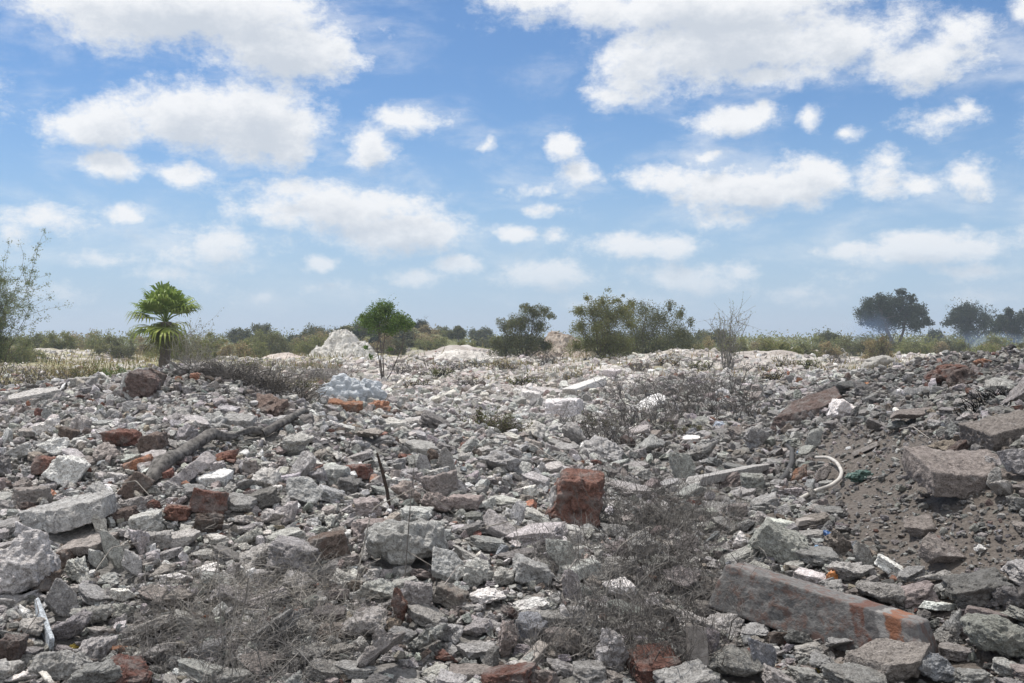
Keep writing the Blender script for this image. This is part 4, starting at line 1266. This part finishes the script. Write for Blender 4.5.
big_tree(966, 170, 56, 44, "round dark tree between the smoke tree and the right border", 6, 12000, None, [(0, .70, .26), (-.22, .66, .17), (.24, .62, .17), (.05, .86, .15), (-.12, .88, .12), (-.38, .56, .08), (.36, .48, .1), (0, .42, .2)])
big_tree(1012, 160, 54, 42, "dark tree cut by the right border of the view", 7, 12000, None, [(0, .66, .22), (-.24, .70, .14), (.24, .78, .16), (-.06, .90, .10), (.1, .5, .2), (-.3, .48, .12)])
big_tree(934, 185, 26, 20, "low dark tree just right of the smoke tree", 8, 6000)
# --- small far trees
FART = [(404, 327, 14), (420, 332, 18), (441, 330, 22), (458, 328, 16), (481, 330, 20), (702, 333, 24), (717, 331, 22), (685, 334, 20), (316, 326, 22), (262, 325, 22), (240, 330, 24), (828, 335, 26)]
for i, (px, top, w) in enumerate(FART):
    d = 120 + (i * 37) % 50
    z = ground_at(px, d).z
    h = (z - CH) / d * -F + (341.5 - top)
    big_tree(px, d, w * 1.3, h * 1.1, None, 40 + i, 5000, "small trees along the horizon", mat=M_MESQ)
def far_labels():
    L = [o for o in COL.objects if o.get('group') == "small trees along the horizon"]
    L.sort(key=lambda o: o.location.x / o.location.y)
    T = ["small horizon tree farthest right of the palm, before the white mound", "small horizon tree midway between palm and white mound", "small horizon tree close behind the white mound's left foot",
         "tiny horizon tree just right of the bright green tree", "second tiny horizon tree right of the bright green tree", "third tiny horizon tree right of the bright green tree", "fourth tiny horizon tree right of the bright green tree",
         "tiny horizon tree next to the dark olive mesquite's left side", "small horizon tree touching the broad dark mesquite's right side", "second horizon tree right of the broad dark mesquite", "small horizon tree just behind the bare shrub", "small horizon tree left of the blue smoke"]
    T[0], T[1] = "small horizon tree nearest the fan palm on its right", "small horizon tree second from the fan palm on its right"
    for o, t in zip(L, T): o['label'] = t
far_labels()

# --- fan palm
def fan_palm(px, d):
    root = ground_at(px, d); s = d / F
    o = empty("fan_palm", root); tag(o, "young green fan palm with a short dark trunk behind the left crest", "palm", None, 'thing')
    H = CH + (341.5 - 322) * s - root.z
    rng = np.random.default_rng(9)
    k = 26
    P = np.stack([rng.normal(0, .008, k).cumsum(), np.zeros(k), np.linspace(-.2, H, k)], 1)
    V, Q = tubes_arrays(P[None], (np.interp(np.linspace(0, 1, k), [0, .6, 1], [.24, .19, .20]) * (1 + .15 * rng.normal(size=k)))[None], 12)
    tr = link("trunk", mesh_from("trunk", V, quads=Q, smooth=True), M_BARK); tr.parent = o
    top = np.array([P[-1, 0], 0, H])
    nf = 34
    for i in range(nf):
        el = math.radians(np.interp(i / (nf - 1), [0, .35, .7, 1], [84, 56, 30, 8]) + rng.normal(0, 15))
        az = i * 2.39996 + rng.normal(0, .15)
        dv = np.array([math.cos(az) * math.cos(el), math.sin(az) * math.cos(el), math.sin(el)])
        Lp = rng.uniform(.58, .85); Lb = rng.uniform(.70, 1.12)
        side = unit(np.cross(dv, [0, 0, 1.0]) + 1e-6); nrm = np.cross(side, dv)
        hub = top + dv * Lp + np.array([0, 0, -.06 * Lp])
        mb = MB()
        mb.tubes([[top - dv * .05, top + dv * Lp * .5 + nrm * .03, hub]], [[.022, .014, .009]], 5, np.array([.9, .95, .7]))
        ns = 19
        old = max(0, (i / nf - .62) / .38)
        tint = np.array([1.0, 1.0, 1.0]) * (1 - old) + np.array([1.3, 1.08, .8]) * old
        for q in np.linspace(-1, 1, ns):
            a = q * 1.45
            v = unit(dv * math.cos(a) + side * math.sin(a) + nrm * (.12 * abs(q) + rng.normal(0, .05)))
            l = Lb * (1 - .38 * q * q) * rng.uniform(.9, 1.08)
            b = unit(np.cross(v, nrm)); wd = .055
            dr = np.array([0, 0, -1.0])
            m1, m2 = hub + v * l * .5, hub + v * l * .82 + dr * l * .08
            tip = hub + v * l + dr * l * (.14 + .18 * rng.random() + .16 * (i / nf))
            mb.add([hub - b * .004, hub + b * .004, m1 + b * wd, m1 - b * wd, m2 + b * wd * .6, m2 - b * wd * .6, tip], quads=[[0, 1, 2, 3], [3, 2, 4, 5]], tris=[[5, 4, 6]], tint=tint * rng.uniform(.8, 1.2))
        f = link("frond", mb.mesh("frond"), M_PALM); f.parent = o
    # hanging dead leaf skirt against the trunk
    n = 420
    a = rng.uniform(0, 2 * np.pi, n); z = H - rng.uniform(.0, .35, n)
    S = np.stack([np.cos(a) * .15, np.sin(a) * .15, z], 1)
    E = S + np.stack([np.cos(a) * rng.uniform(.02, .75, n), np.sin(a) * rng.uniform(.02, .5, n), -rng.uniform(.15, .95, n)], 1)
    mb = MB().tubes(stem_paths(rng, S, E, 5, .08), np.linspace(1, .4, 5)[None] * rng.uniform(.008, .016, (n, 1)), 3, np.array([.85, .9, .6]))
    k2 = link("dead_leaf_skirt", mb.mesh("dead_leaf_skirt"), M_SCRUB); k2.parent = o
fan_palm(165, 37)

# --- twiggy plants
def twig_bush(name, label, cat, px, d, wpx, hpx, n, rad, mat, z0=None, group=None, spread=1.0, branch=3, arch=.1, upright=.6, leaf=None, leaf_n=0, leaf_px=2, seed=1, footpx=None, wob=.16, at=None, deep=.6):
    rng = np.random.default_rng(seed)
    root = ground_at(px, d) if at is None else Vector(at)
    s = root.y / F
    w, h = wpx * s, hpx * s
    o = empty(name, root); tag(o, label, cat, group, 'thing')
    fw = (footpx * s if footpx else w * .35)
    S = np.stack([rng.uniform(-.5, .5, n) * fw, rng.uniform(-.5, .5, n) * fw * deep, np.full(n, -.03)], 1)
    gx = gz(S[:, 0] + root.x, S[:, 1] + root.y) - root.z
    S[:, 2] += gx
    hh = h * rng.uniform(.3, 1.05, n) ** .8
    E = np.stack([S[:, 0] + rng.normal(0, .5, n) * w * .5 * spread, S[:, 1] + rng.normal(0, .5, n) * w * .35 * spread, S[:, 2] + hh * rng.uniform(upright, 1, n)], 1)
    E[:, 0] = np.clip(E[:, 0], -.62 * w, .62 * w)
    k = 8
    P = stem_paths(rng, S, E, k, wob, arch)
    mb = MB()
    mb.tubes(P, np.linspace(1, .4, k)[None] * (rng.uniform(.6, 1.2, (n, 1)) * np.where(rng.random((n, 1)) < .12, 2.1, 1)) * rad, 3)
    ends = [P[:, -1]]
    for b in range(branch):
        j = rng.integers(2, k - 1, n)
        st = P[np.arange(n), j]
        L = np.linalg.norm(E - S, axis=1) * rng.uniform(.2, .55, n)
        dirv = unit(unit(E - S) * .7 + rng.normal(0, .7, (n, 3)))
        e2 = st + dirv * L[:, None]
        P2 = stem_paths(rng, st, e2, 5, wob, 0)
        mb.tubes(P2, np.linspace(.75, .35, 5)[None] * rng.uniform(.5, 1, (n, 1)) * rad, 3)
        ends.append(P2.reshape(-1, 3))
    m_ = link("stems", mb.mesh("stems"), mat); m_.parent = o
    if leaf_n:
        pts = np.concatenate(ends + [P[:, 4:].reshape(-1, 3)])
        c = pts[rng.integers(0, len(pts), leaf_n)] + rng.normal(0, .02 * w, (leaf_n, 3))
        V, Q, T = leaf_quads(rng, c, leaf_px * s, .45, .3)
        l = link("foliage", mesh_from("foliage", V, quads=Q, tint=T), leaf); l.parent = o
    return o

M_DRY = simple_mat("dry_brush", (.19, .175, .155), (.36, .335, .30), 10, .9)
M_DRYG = simple_mat("grey_brush", (.13, .12, .11), (.27, .255, .24), 10, .9)
M_DRYD = simple_mat("dark_dry_brush", (.075, .068, .062), (.165, .152, .14), 10, .9)
# feathery tree at the left border
twig_bush("feathery_tree", "feathery grey-green tree leaning in at the left border", "tree", -14, 36, 96, 134, 60, .014, M_BARK, leaf=M_FEATHER, leaf_n=52000, leaf_px=1.6, seed=25, branch=5, upright=.7, wob=.08, spread=1.0, footpx=26)
twig_bush("leafless_shrub", "thin half-bare shrub right beside the fan palm", "shrub", 192, 35, 48, 74, 60, .007, M_DRY, leaf=M_LEAF_OLIVE, leaf_n=1500, leaf_px=1.7, seed=22, wob=.08, upright=.75)
twig_bush("leafless_shrub", "bare upright shrub standing right of the mesquites", "shrub", 728, 46, 34, 64, 36, .015, M_DRYG, leaf=M_SCRUB, leaf_n=900, leaf_px=1.4, seed=23, wob=.06, upright=.85, branch=4)
twig_bush("leafless_shrub", "tiny leaning shrub in front of the smoke tree", "shrub", 884, 60, 22, 34, 26, .014, M_BARK, leaf=M_LEAF_OLIVE, leaf_n=500, leaf_px=1.8, seed=24, wob=.06, upright=.85)
# grey tangle, lower left
for i, (px, py, w, h, n, lab) in enumerate([
    (165, 650, 130, 60, 110, "low grey tangle of dead twigs leftmost in the lower left brush"), (228, 615, 140, 72, 125, "middle tangle of dead grey twigs, upper one of the lower left brush"), (262, 676, 160, 92, 125, "tangle of dead grey twigs at the bottom edge of the left brush"), (330, 640, 120, 80, 80, "thin fringe of dead twigs right of the lower left brush"), (300, 590, 110, 44, 90, "sparse dead twigs above the lower left brush's right end")]):
    twig_bush("dead_brush", lab, "dead brush", 0, 0, w, h, n, .0019, M_DRY if i in (1, 3) else M_DRYG, at=hit(px, py)[0], group="dead brush in the lower left", seed=30 + i, spread=1.05, upright=.2, arch=.22, branch=5, footpx=w * .8, wob=.2, deep=.9)
# dark tall tangle in the middle
for i, (px, py, w, h, n, lab) in enumerate([
    (632, 530, 110, 84, 95, "dark dead brush right behind the tall red boulder"), (655, 590, 120, 135, 120, "tallest dark dead brush in the centre foreground"), (612, 640, 100, 125, 92, "dark dead brush over the upright grey chunk"), (668, 672, 130, 135, 105, "dark dead brush at the bottom edge by the upright board"), (706, 530, 90, 66, 70, "thin dead brush between red boulder and long pale post"), (556, 570, 80, 66, 60, "sparse dead twigs left of the tall red boulder"), (560, 660, 90, 80, 70, "sparse dead twigs over the brownish boulder"), (720, 610, 80, 70, 80, "thin dead brush against the painted beam's left end")]):
    twig_bush("dead_brush", lab, "dead brush", 0, 0, w, h, n, .0020, M_DRYD if i in (0, 1, 3) else M_DRYG, at=hit(px, py)[0], group="dead brush in the centre", seed=40 + i, spread=.95, upright=.4, arch=.12, branch=5, footpx=w * .75, wob=.17)
# standing dry stalks in the middle distance
for i, (px, py, w, h, n, lab) in enumerate([
    (600, 442, 80, 40, 110, "dark dry brush right of the white-topped block"), (640, 430, 80, 54, 110, "dark dry brush in the middle of the hollow"), (690, 418, 70, 56, 90, "tall dark stalks at the top of the hollow"), (735, 420, 46, 62, 50, "dry stalks under the bare shrub"), (650, 398, 90, 30, 100, "low dark stalks on the ridge above the hollow"), (710, 395, 80, 34, 100, "low dark stalks on the burnt ridge")]):
    twig_bush("dead_brush", lab, "dead brush", 0, 0, w, h, n, .0052, M_DRYD, at=hit(px, py)[0], group="dry stalks in the middle distance", seed=50 + i, upright=.6, branch=3, footpx=w * .8, wob=.12)
# grass on the back of the left crest
for i, (px, py, w, h, n, lab) in enumerate([
    (215, 378, 70, 26, 260, "greyish dry grass beside the crest heap"), (262, 392, 100, 30, 380, "greyish dry grass left of the plastic bag"), (300, 384, 80, 28, 260, "brown dry grass behind the plastic bag"), (330, 378, 60, 24, 130, "sparse brown grass before the bright green tree"), (455, 372, 70, 18, 150, "brown dry grass right of the bright green tree"), (985, 410, 46, 22, 120, "tan dry grass tuft above the wedge slab"), (560, 383, 60, 14, 110, "dull dry grass behind the whitish post")]):
    twig_bush("dry_grass_tuft", lab, "dry grass", 0, 0, w, h, n, .005, M_STRAW if i in (4, 5) else (M_DRYG if i in (0, 2, 6) else M_DRYD), at=hit(px, py)[0], group="dry grass tufts", seed=60 + i, upright=.7, branch=1, footpx=w * .9, wob=.08)
# green weeds
twig_bush("green_weed", "green leafy weed in the middle of the grey rubble", "weed", 0, 0, 60, 30, 60, .006, M_BARK, at=hit(496, 434)[0], leaf=M_LEAF_OLIVE, leaf_n=1500, leaf_px=2.4, seed=70, upright=.5, footpx=34)
twig_bush("green_weed", "faint green weed beside the dark dry brush", "weed", 0, 0, 50, 24, 40, .006, M_BARK, at=hit(598, 432)[0], leaf=M_LEAF_OLIVE, leaf_n=700, leaf_px=2.2, seed=71, upright=.5, footpx=30)
twig_bush("green_weed", "small green weed on the right rubble slope", "weed", 0, 0, 40, 16, 40, .006, M_BARK, at=hit(690, 436)[0], leaf=M_LEAF_OLIVE, leaf_n=500, leaf_px=2, seed=72, upright=.5, footpx=26)
# weeds on the left flat
for i, (px, d, w, h, mat, lab) in enumerate([
    (36, 20, 22, 56, M_DRYD, "dark brown withered plant on the weedy left flat"), (3, 18, 18, 52, M_DRYD, "dark withered plant at the left border"), (66, 26, 18, 34, M_DRYD, "small dark withered stalk right of the withered plant"),
    (120, 34, 44, 24, M_LEAF_GREEN, "green low tuft left of the fan palm"), (20, 28, 56, 36, M_STRAW, "straw coloured weeds behind the left withered plants"), (66, 33, 50, 32, M_STRAW, "straw coloured weeds midway to the green tuft"), (95, 30, 40, 30, M_LEAF_OLIVE, "olive weeds left of the green tuft"), (50, 19, 60, 34, M_LEAF_OLIVE, "olive weeds above the long crest slab")]):
    twig_bush("weed", lab, "weed", px, d, w, h, 46, .010 if i < 3 else .006, M_DRYD if i < 3 else M_STRAW, leaf=mat, leaf_n=900 if i < 3 else 1300, leaf_px=2.0, seed=80 + i, upright=.7, footpx=w * (.35 if i < 3 else .9), wob=.06, group="weeds on the left flat")

# low tufts between the heaps
rt = np.random.default_rng(19)
TUF = [(232, 28), (262, 33), (300, 30), (318, 40), (418, 31), (436, 40), (468, 33), (505, 44), (522, 34), (548, 48), (575, 38), (604, 52), (640, 42), (668, 50), (700, 46), (760, 40), (786, 48), (812, 44), (836, 52), (770, 30), (250, 44), (404, 46)]
TN = [(165, 'the fan palm'), (346, 'the white steep heap'), (386, 'the bright green tree'), (468, 'the long whitish heap'), (568, 'the brownish heap'), (646, 'the broad dark mesquite'), (728, 'the bare shrub'), (894, 'the smoke tree')]
tb = {}
for i, (px, d) in enumerate(TUF):
    gm = i % 3
    o = twig_bush("weed_tuft", None, "weed", px, d, rt.uniform(18, 34), rt.uniform(9, 16), 50, .010, M_STRAW if gm else M_DRYD, leaf=[M_DRYD, M_STRAW, M_SCRUB][gm], leaf_n=350, leaf_px=1.6, seed=500 + i, upright=.6, footpx=20, wob=.08, group="weed tufts in the middle distance")
    k = min(range(len(TN)), key=lambda j: abs(TN[j][0] - px))
    tb.setdefault((k, px > TN[k][0], gm), []).append((abs(px - TN[k][0]), o))
for (k, r, gm), L in tb.items():
    for i, (_, o) in enumerate(sorted(L, key=lambda q: q[0])):
        o['label'] = f"{['dark brown', 'straw coloured', 'yellowish green'][gm]} weed tuft in front, {'right' if r else 'left'} of {TN[k][1]}" + (f", {NUM[i]} of its colour" if len(L) > 1 else "")

# --- scrub bushes on the far flat
rs = np.random.default_rng(8)
SCR = []
for px in np.linspace(-60, 330, 27):
    SCR.append((px + rs.normal(0, 5), rs.uniform(62, 130), rs.uniform(30, 52), rs.uniform(322, 334)))
for px in np.linspace(395, 500, 7):
    SCR.append((px + rs.normal(0, 4), rs.uniform(95, 140), rs.uniform(18, 30), rs.uniform(336, 341)))
for px in np.linspace(672, 1075, 30):
    SCR.append((px + rs.normal(0, 5), rs.uniform(62, 125), rs.uniform(28, 52), rs.uniform(331, 340)))
for px, d, w in ((300, 118, 40), (325, 120, 44), (352, 122, 40), (372, 121, 36), (400, 119, 30), (285, 115, 30)):
    SCR.append((px, d, w, np.interp(px, [280, 330, 372, 400, 420], [334, 326, 318, 320, 330])))
for px in np.linspace(282, 430, 16):
    SCR.append((px + rs.normal(0, 4), rs.uniform(104, 124), rs.uniform(26, 40), np.interp(px, [280, 330, 372, 400, 430], [336, 329, 322, 324, 334])))
lst = []
for i, (px, d, w, top) in enumerate(SCR):
    g_ = ground_at(px, d)
    h = 341.5 - top + (CH - g_.z) / d * F
    mat = [M_SCRUB, M_SCRUB, M_LEAF_OLIVE, M_SCRUB, M_STRAW][i % 5] if px < 500 else [M_SCRUB, M_STRAW, M_SCRUB, M_LEAF_OLIVE][i % 4]
    if 280 < px < 420 and d > 110: mat = M_LEAF_OLIVE if i % 2 else M_LEAF_DARK
    o = bush("scrub_bush", None, "bush", px, d, w, max(h, 8), mat, "scrub bushes along the far edge", nl=4500, leaf_px=1.5, nlobes=6, seed=300 + i)
    lst.append((px, d, top, o, {M_LEAF_OLIVE: 'olive', M_LEAF_DARK: 'dark green', M_STRAW: 'straw coloured', M_SCRUB: 'yellowish green'}[mat]))
A2 = [(-40, 'the feathery tree'), (165, 'the fan palm'), (262, "the left horizon trees"), (346, 'the white mound'), (440, 'the tiny horizon trees'), (646, 'the broad dark mesquite'), (728, 'the bare shrub'), (894, 'the smoke tree'), (967, 'the round dark tree'), (1014, 'the border tree'), (830, 'the thin blue smoke')]
bk = {}
for px, d, top, o, c in lst:
    k = min(range(len(A2)), key=lambda j: abs(A2[j][0] - px))
    bk.setdefault((k, px > A2[k][0], c), []).append((abs(px - A2[k][0]), o))
for (k, r, c), L in bk.items():
    for i, (_, o) in enumerate(sorted(L, key=lambda q: q[0])):
        o['label'] = f"{c} scrub bush {'right' if r else 'left'} of {A2[k][1]}, {NUM[i]} of its colour"

# grass over the left flat and far clearings, and the far scrub as one mass
n = 26000
u = np.concatenate([_p.uniform(-.66, -.17, int(n * .62)), _p.uniform(-.66, .66, n - int(n * .62))])
d = np.concatenate([1 / _p.uniform(1 / 95, 1 / 17, int(n * .62)), 1 / _p.uniform(1 / 110, 1 / 36, n - int(n * .62))])
k_ = fbm2(u * d, d, 5.0, 91) > np.where(u < -.17, -.12, .18)
k_ &= ~((d < 20) & (u > -.36))
u, d = u[k_], d[k_]; n = len(u)
P0 = np.stack([u * d, d, gz(u * d, d)], 1)
hh = np.clip(_p.uniform(4, 11, n) * d / F, .1, .9)
a = unit(np.stack([_p.normal(0, .35, n), _p.normal(0, .35, n), np.ones(n)], 1))
b = unit(np.cross(a, _p.normal(size=(n, 3)))) * (.5 * d / F)[:, None]
V = np.stack([P0 - b, P0 + b, P0 + a * hh[:, None]], 1).reshape(-1, 3)
gt = np.array([(1.0, 1.0, 1.0), (.62, .74, .42), (1.1, .95, .8), (.45, .55, .3)])[_p.integers(0, 4, n)] * _p.uniform(.75, 1.2, (n, 1))
o = link("grass", mesh_from("grass", V, tris=np.arange(3 * n).reshape(n, 3), tint=np.repeat(gt, 3, 0)), M_STRAW)
tag(o, "dry yellow-green grass on the far flats", "grass", None, 'stuff')
n = 42000
u = _p.uniform(-.72, .72, n); d = _p.uniform(150, 330, n)
x = u * d
hh = 2.6 + 1.2 * fbm2(x, d, 22, 95) + .8 * fbm2(x, d, 6, 96)
z = gz(x, d) + np.maximum(.2, hh) * _p.random(n) ** .7
V, Q, T = leaf_quads(_p, np.stack([x, d, z], 1), d / F * 2.2, .7, .2)
o = link("scrubland", mesh_from("scrubland", V, quads=Q, tint=T * np.array([1.0, .98, .9])), M_SCRUB)
tag(o, "low olive scrubland stretching along the horizon", "scrub", None, 'stuff')
# ------------------------------------------------------------------ litter
def film_mat(name, c, tr=.4, rough=.35):
    m, t, b, o = new_mat(name)
    pos = t.nodes.new('ShaderNodeNewGeometry').outputs['Position']
    col = mixc(t, mrange(t, noise(t, pos, 9, 4, .6), .35, .7), tuple(.8 * v for v in c), c)
    t.links.new(col, b.inputs['Base Color']); b.inputs['Roughness'].default_value = rough; b.inputs['Specular IOR Level'].default_value = .5
    bump(t, b, noise(t, pos, 14, 3, .5, dist=1.2), .9, .06)
    x = t.nodes.new('ShaderNodeBsdfTranslucent'); t.links.new(col, x.inputs[0])
    mx = t.nodes.new('ShaderNodeMixShader'); mx.inputs[0].default_value = tr
    t.links.new(b.outputs[0], mx.inputs[1]); t.links.new(x.outputs[0], mx.inputs[2]); t.links.new(mx.outputs[0], o.inputs['Surface'])
    return m

def crumple(name, px, py, w, h, mat, label, cat, seed, folds=1.0, sub=4, sink=.2):
    p = hit(px, py + .4 * h)[0]; s = p[1] / F
    D, T = ICO[sub]
    dims = np.array([w * s, .7 * w * s, h * s]) * .5
    r = 1 + folds * (.60 * np.abs(fbm(D * np.array([1.9, 1.9, 1.3]), seed, 2)) + .12 * fbm(D * np.array([5, 5, 2.0]), seed + 3, 2) + .05 * fbm(D * 12, seed + 5, 2)) - .12 * folds
    V = D * r[:, None] * dims
    o = link(name, mesh_from(name, V, tris=T, smooth=True), mat, loc=(p[0], p[1] + dims[1] * .4, p[2] + dims[2] * (1 - sink)))
    tag(o, label, cat)
    return o

M_BAG = film_mat("cloudy_plastic_film", (.72, .76, .80), .3, .5)
M_BLUE = film_mat("blue_plastic", (.05, .14, .36), .15)
M_SKYB = film_mat("light_blue_plastic", (.25, .42, .62), .2)
M_NET = film_mat("green_net", (.10, .17, .145), .2)
M_ORG = film_mat("orange_plastic", (.50, .19, .05), .1)
M_YEL = film_mat("yellow_plastic", (.62, .46, .10), .1)
M_PALE = film_mat("pale_plastic", (.62, .68, .78), .25)
crumple("plastic_bag", 344, 393, 46, 30, M_BAG, "large crumpled translucent bluish plastic bag in the left middle", "plastic bag", 3, 1.1, 5)
crumple("plastic_bag", 366, 394, 34, 24, M_BAG, "smaller crumpled plastic bag joined to the large one's right side", "plastic bag", 8, 1.1, 5)
crumple("plastic_bag", 720, 427, 13, 10, M_PALE, "small pale blue bag on the ridge below the bare shrub", "plastic bag", 5)
crumple("plastic_scrap", 827, 537, 12, 11, M_BLUE, "deep blue plastic scrap above the painted beam", "plastic scrap", 6)
crumple("plastic_scrap", 804, 453, 12, 8, M_SKYB, "light blue plastic scrap beside the white hose", "plastic scrap", 7)
crumple("plastic_scrap", 817, 550, 12, 7, M_SKYB, "pale blue plastic scrap just left of the deep blue one", "plastic scrap", 9)
crumple("netting", 862, 477, 22, 11, M_NET, "tangled green netting on the brown right slope", "netting", 10, 1.6)
crumple("plastic_scrap", 832, 579, 11, 14, M_ORG, "orange plastic scrap above the painted beam's top edge", "plastic scrap", 11)
crumple("plastic_scrap", 73, 648, 9, 6, M_YEL, "small yellow plastic scrap in the lower left", "plastic scrap", 12)
crumple("dry_leaf", 813, 672, 14, 7, M_YEL, "yellow dry leaf in the shadow under the painted beam", "leaf", 13, .6)
crumple("plastic_scrap", 867, 385, 6, 5, M_ORG, "tiny orange scrap by the dark grey heap", "plastic scrap", 14)
crumple("plastic_scrap", 880, 372, 5, 7, film_mat("white_plastic", (.75, .75, .74), .2), "tiny white scrap under the pinkish boulder", "plastic scrap", 15)

# dry sticks lying about
rk = np.random.default_rng(17)
STK = [((372, 545), (384, 520), 'leaning over the largest pale chunk'), ((408, 552), (414, 512), 'upright before the largest pale chunk'), ((398, 572), (432, 584), 'curving below the largest pale chunk'), ((440, 610), (482, 588), 'over the round pale boulder gap'),
       ((95, 590), (140, 560), 'across the lower left slabs'), ((215, 560), (222, 655), 'standing tall in the lower left brush'), ((236, 640), (244, 575), 'second tall one in the lower left brush'), ((12, 650), (30, 600), 'at the left border chunk'),
       ((330, 452), (296, 460), 'beside the pale squared block'), ((555, 470), (512, 452), 'behind the tall red boulder'), ((650, 590), (668, 640), 'in the centre brush'), ((640, 560), (633, 500), 'standing in the centre brush'),
       ((780, 590), (760, 548), 'leaning on the painted beam'), ((900, 440), (930, 452), 'on the right dirt'), ((480, 545), (520, 560), 'near the tilted slab'), ((300, 620), (340, 600), 'by the left brush fringe'), ((115, 500), (150, 512), 'below the white jagged wedge'), ((560, 600), (596, 584), 'over the brownish boulder')]
for i, (a, b, where) in enumerate(STK):
    pa, pb = hit(*a)[0], hit(*b)[0]
    if abs(a[1] - b[1]) > abs(a[0] - b[0]):    # an upright one: same depth, real height
        s = pa[1] / F
        lo = a if a[1] > b[1] else b; hi = b if a[1] > b[1] else a
        pa = hit(*lo)[0]; pb = np.array([(hi[0] - 512) / F * pa[1], pa[1] + .05, pa[2] + (lo[1] - hi[1]) * pa[1] / F])
    else:
        pa[2] += .10; pb[2] += .10
    m = (pa + pb) / 2 + np.array([rk.normal(0, .04), 0, .05 + rk.random() * .05])
    r = .0045 * (pa[1] / 7)
    o = link("stick", branch_mesh("stick", [pa, m, pb], [r, r * .85, r * .5], 6, i, .2), M_GREYWOOD if i % 2 else M_DRY)
    tag(o, f"thin dry stick {where}", "stick", "dry sticks lying on the rubble")

# long bent canes arching over the bottom centre
for i, (pp, where) in enumerate([
    ([(352, 600), (372, 520), (420, 500), (470, 545)], 'leftmost over the largest pale chunk'), ([(404, 590), (410, 520), (415, 470)], 'rising straight above the largest pale chunk'),
    ([(380, 560), (400, 582), (428, 586), (448, 560)], 'hanging below the largest pale chunk'), ([(440, 560), (470, 592), (500, 600), (490, 640)], 'bending past the pale tilted slab'),
    ([(228, 670), (236, 610), (232, 560)], 'rising from the lower left brush'), ([(640, 640), (648, 560), (634, 490)], 'rising from the centre brush'), ([(604, 600), (618, 560), (650, 540), (672, 580)], 'arching through the centre brush')]):
    base = hit(*pp[0])[0]; s = base[1] / F
    pts = [base] + [np.array([(x - 512) / F * (base[1] + .08 * k), base[1] + .08 * k, base[2] + (pp[0][1] - y) * s + .05]) for k, (x, y) in enumerate(pp[1:], 1)]
    o = link("cane", branch_mesh("cane", pts, np.linspace(.0042, .0018, len(pts)), 6, 60 + i, .12), M_DRYD if i % 2 else M_DRY)
    tag(o, f"long thin bent cane {where}", "cane", "bent canes over the rubble")

# ------------------------------------------------------------------ smoke by the far tree
def smoke():
    m = bpy.data.materials.new("blue_smoke"); m.use_nodes = True
    t = m.node_tree; t.nodes.clear()
    o = t.nodes.new('ShaderNodeOutputMaterial'); v = t.nodes.new('ShaderNodeVolumePrincipled')
    v.inputs['Color'].default_value = (.42, .62, 1.0, 1)
    tcn = t.nodes.new('ShaderNodeTexCoord')
    ln = t.nodes.new('ShaderNodeVectorMath'); ln.operation = 'LENGTH'; t.links.new(tcn.outputs['Object'], ln.inputs[0])
    nz = noise(t, tcn.outputs['Object'], 2.2, 4, .6)
    f = MA(t, 'SUBTRACT', MA(t, 'ADD', MA(t, 'SUBTRACT', 1.0, ln.outputs['Value']), MA(t, 'MULTIPLY', nz, 1.0)), .62)
    t.links.new(MA(t, 'MULTIPLY', MA(t, 'MAXIMUM', f, 0.0), .13), v.inputs['Density'])
    t.links.new(v.outputs[0], o.inputs['Volume'])
    return m
V, T = ICO[3]
SM = smoke()
for (px, d, rx, ry, rz, z) in ((872, 138, 4.2, 3.5, 4.2, 2.6), (990, 140, 9, 4, 2.2, 1.4)):
    o = link("smoke", mesh_from("smoke", V, tris=T, smooth=True), SM, loc=((px - 512) / F * d, d, z))
    o.scale = (rx, ry, rz)
    tag(o, "bluish smoke drifting before the far right trees", "smoke", None, 'stuff')

# ------------------------------------------------------------------ air
HAZE = .0008
if HAZE:
    hm = bpy.data.materials.new("air"); hm.use_nodes = True
    t = hm.node_tree; t.nodes.clear()
    o = t.nodes.new('ShaderNodeOutputMaterial'); v = t.nodes.new('ShaderNodeVolumePrincipled')
    v.inputs['Color'].default_value = (.80, .89, 1.0, 1); v.inputs['Density'].default_value = HAZE
    v.inputs['Anisotropy'].default_value = .2
    t.links.new(v.outputs[0], o.inputs['Volume'])
    bv = np.array([(x, y, z) for x in (-900, 900) for y in (-70, 1500) for z in (-4, 30)], float)
    o = link("haze", mesh_from("haze", bv, quads=[(0, 1, 3, 2), (4, 6, 7, 5), (0, 4, 5, 1), (2, 3, 7, 6), (0, 2, 6, 4), (1, 5, 7, 3)]), hm)
    tag(o, "faint blue haze over the far scrub", "haze", None, 'stuff')
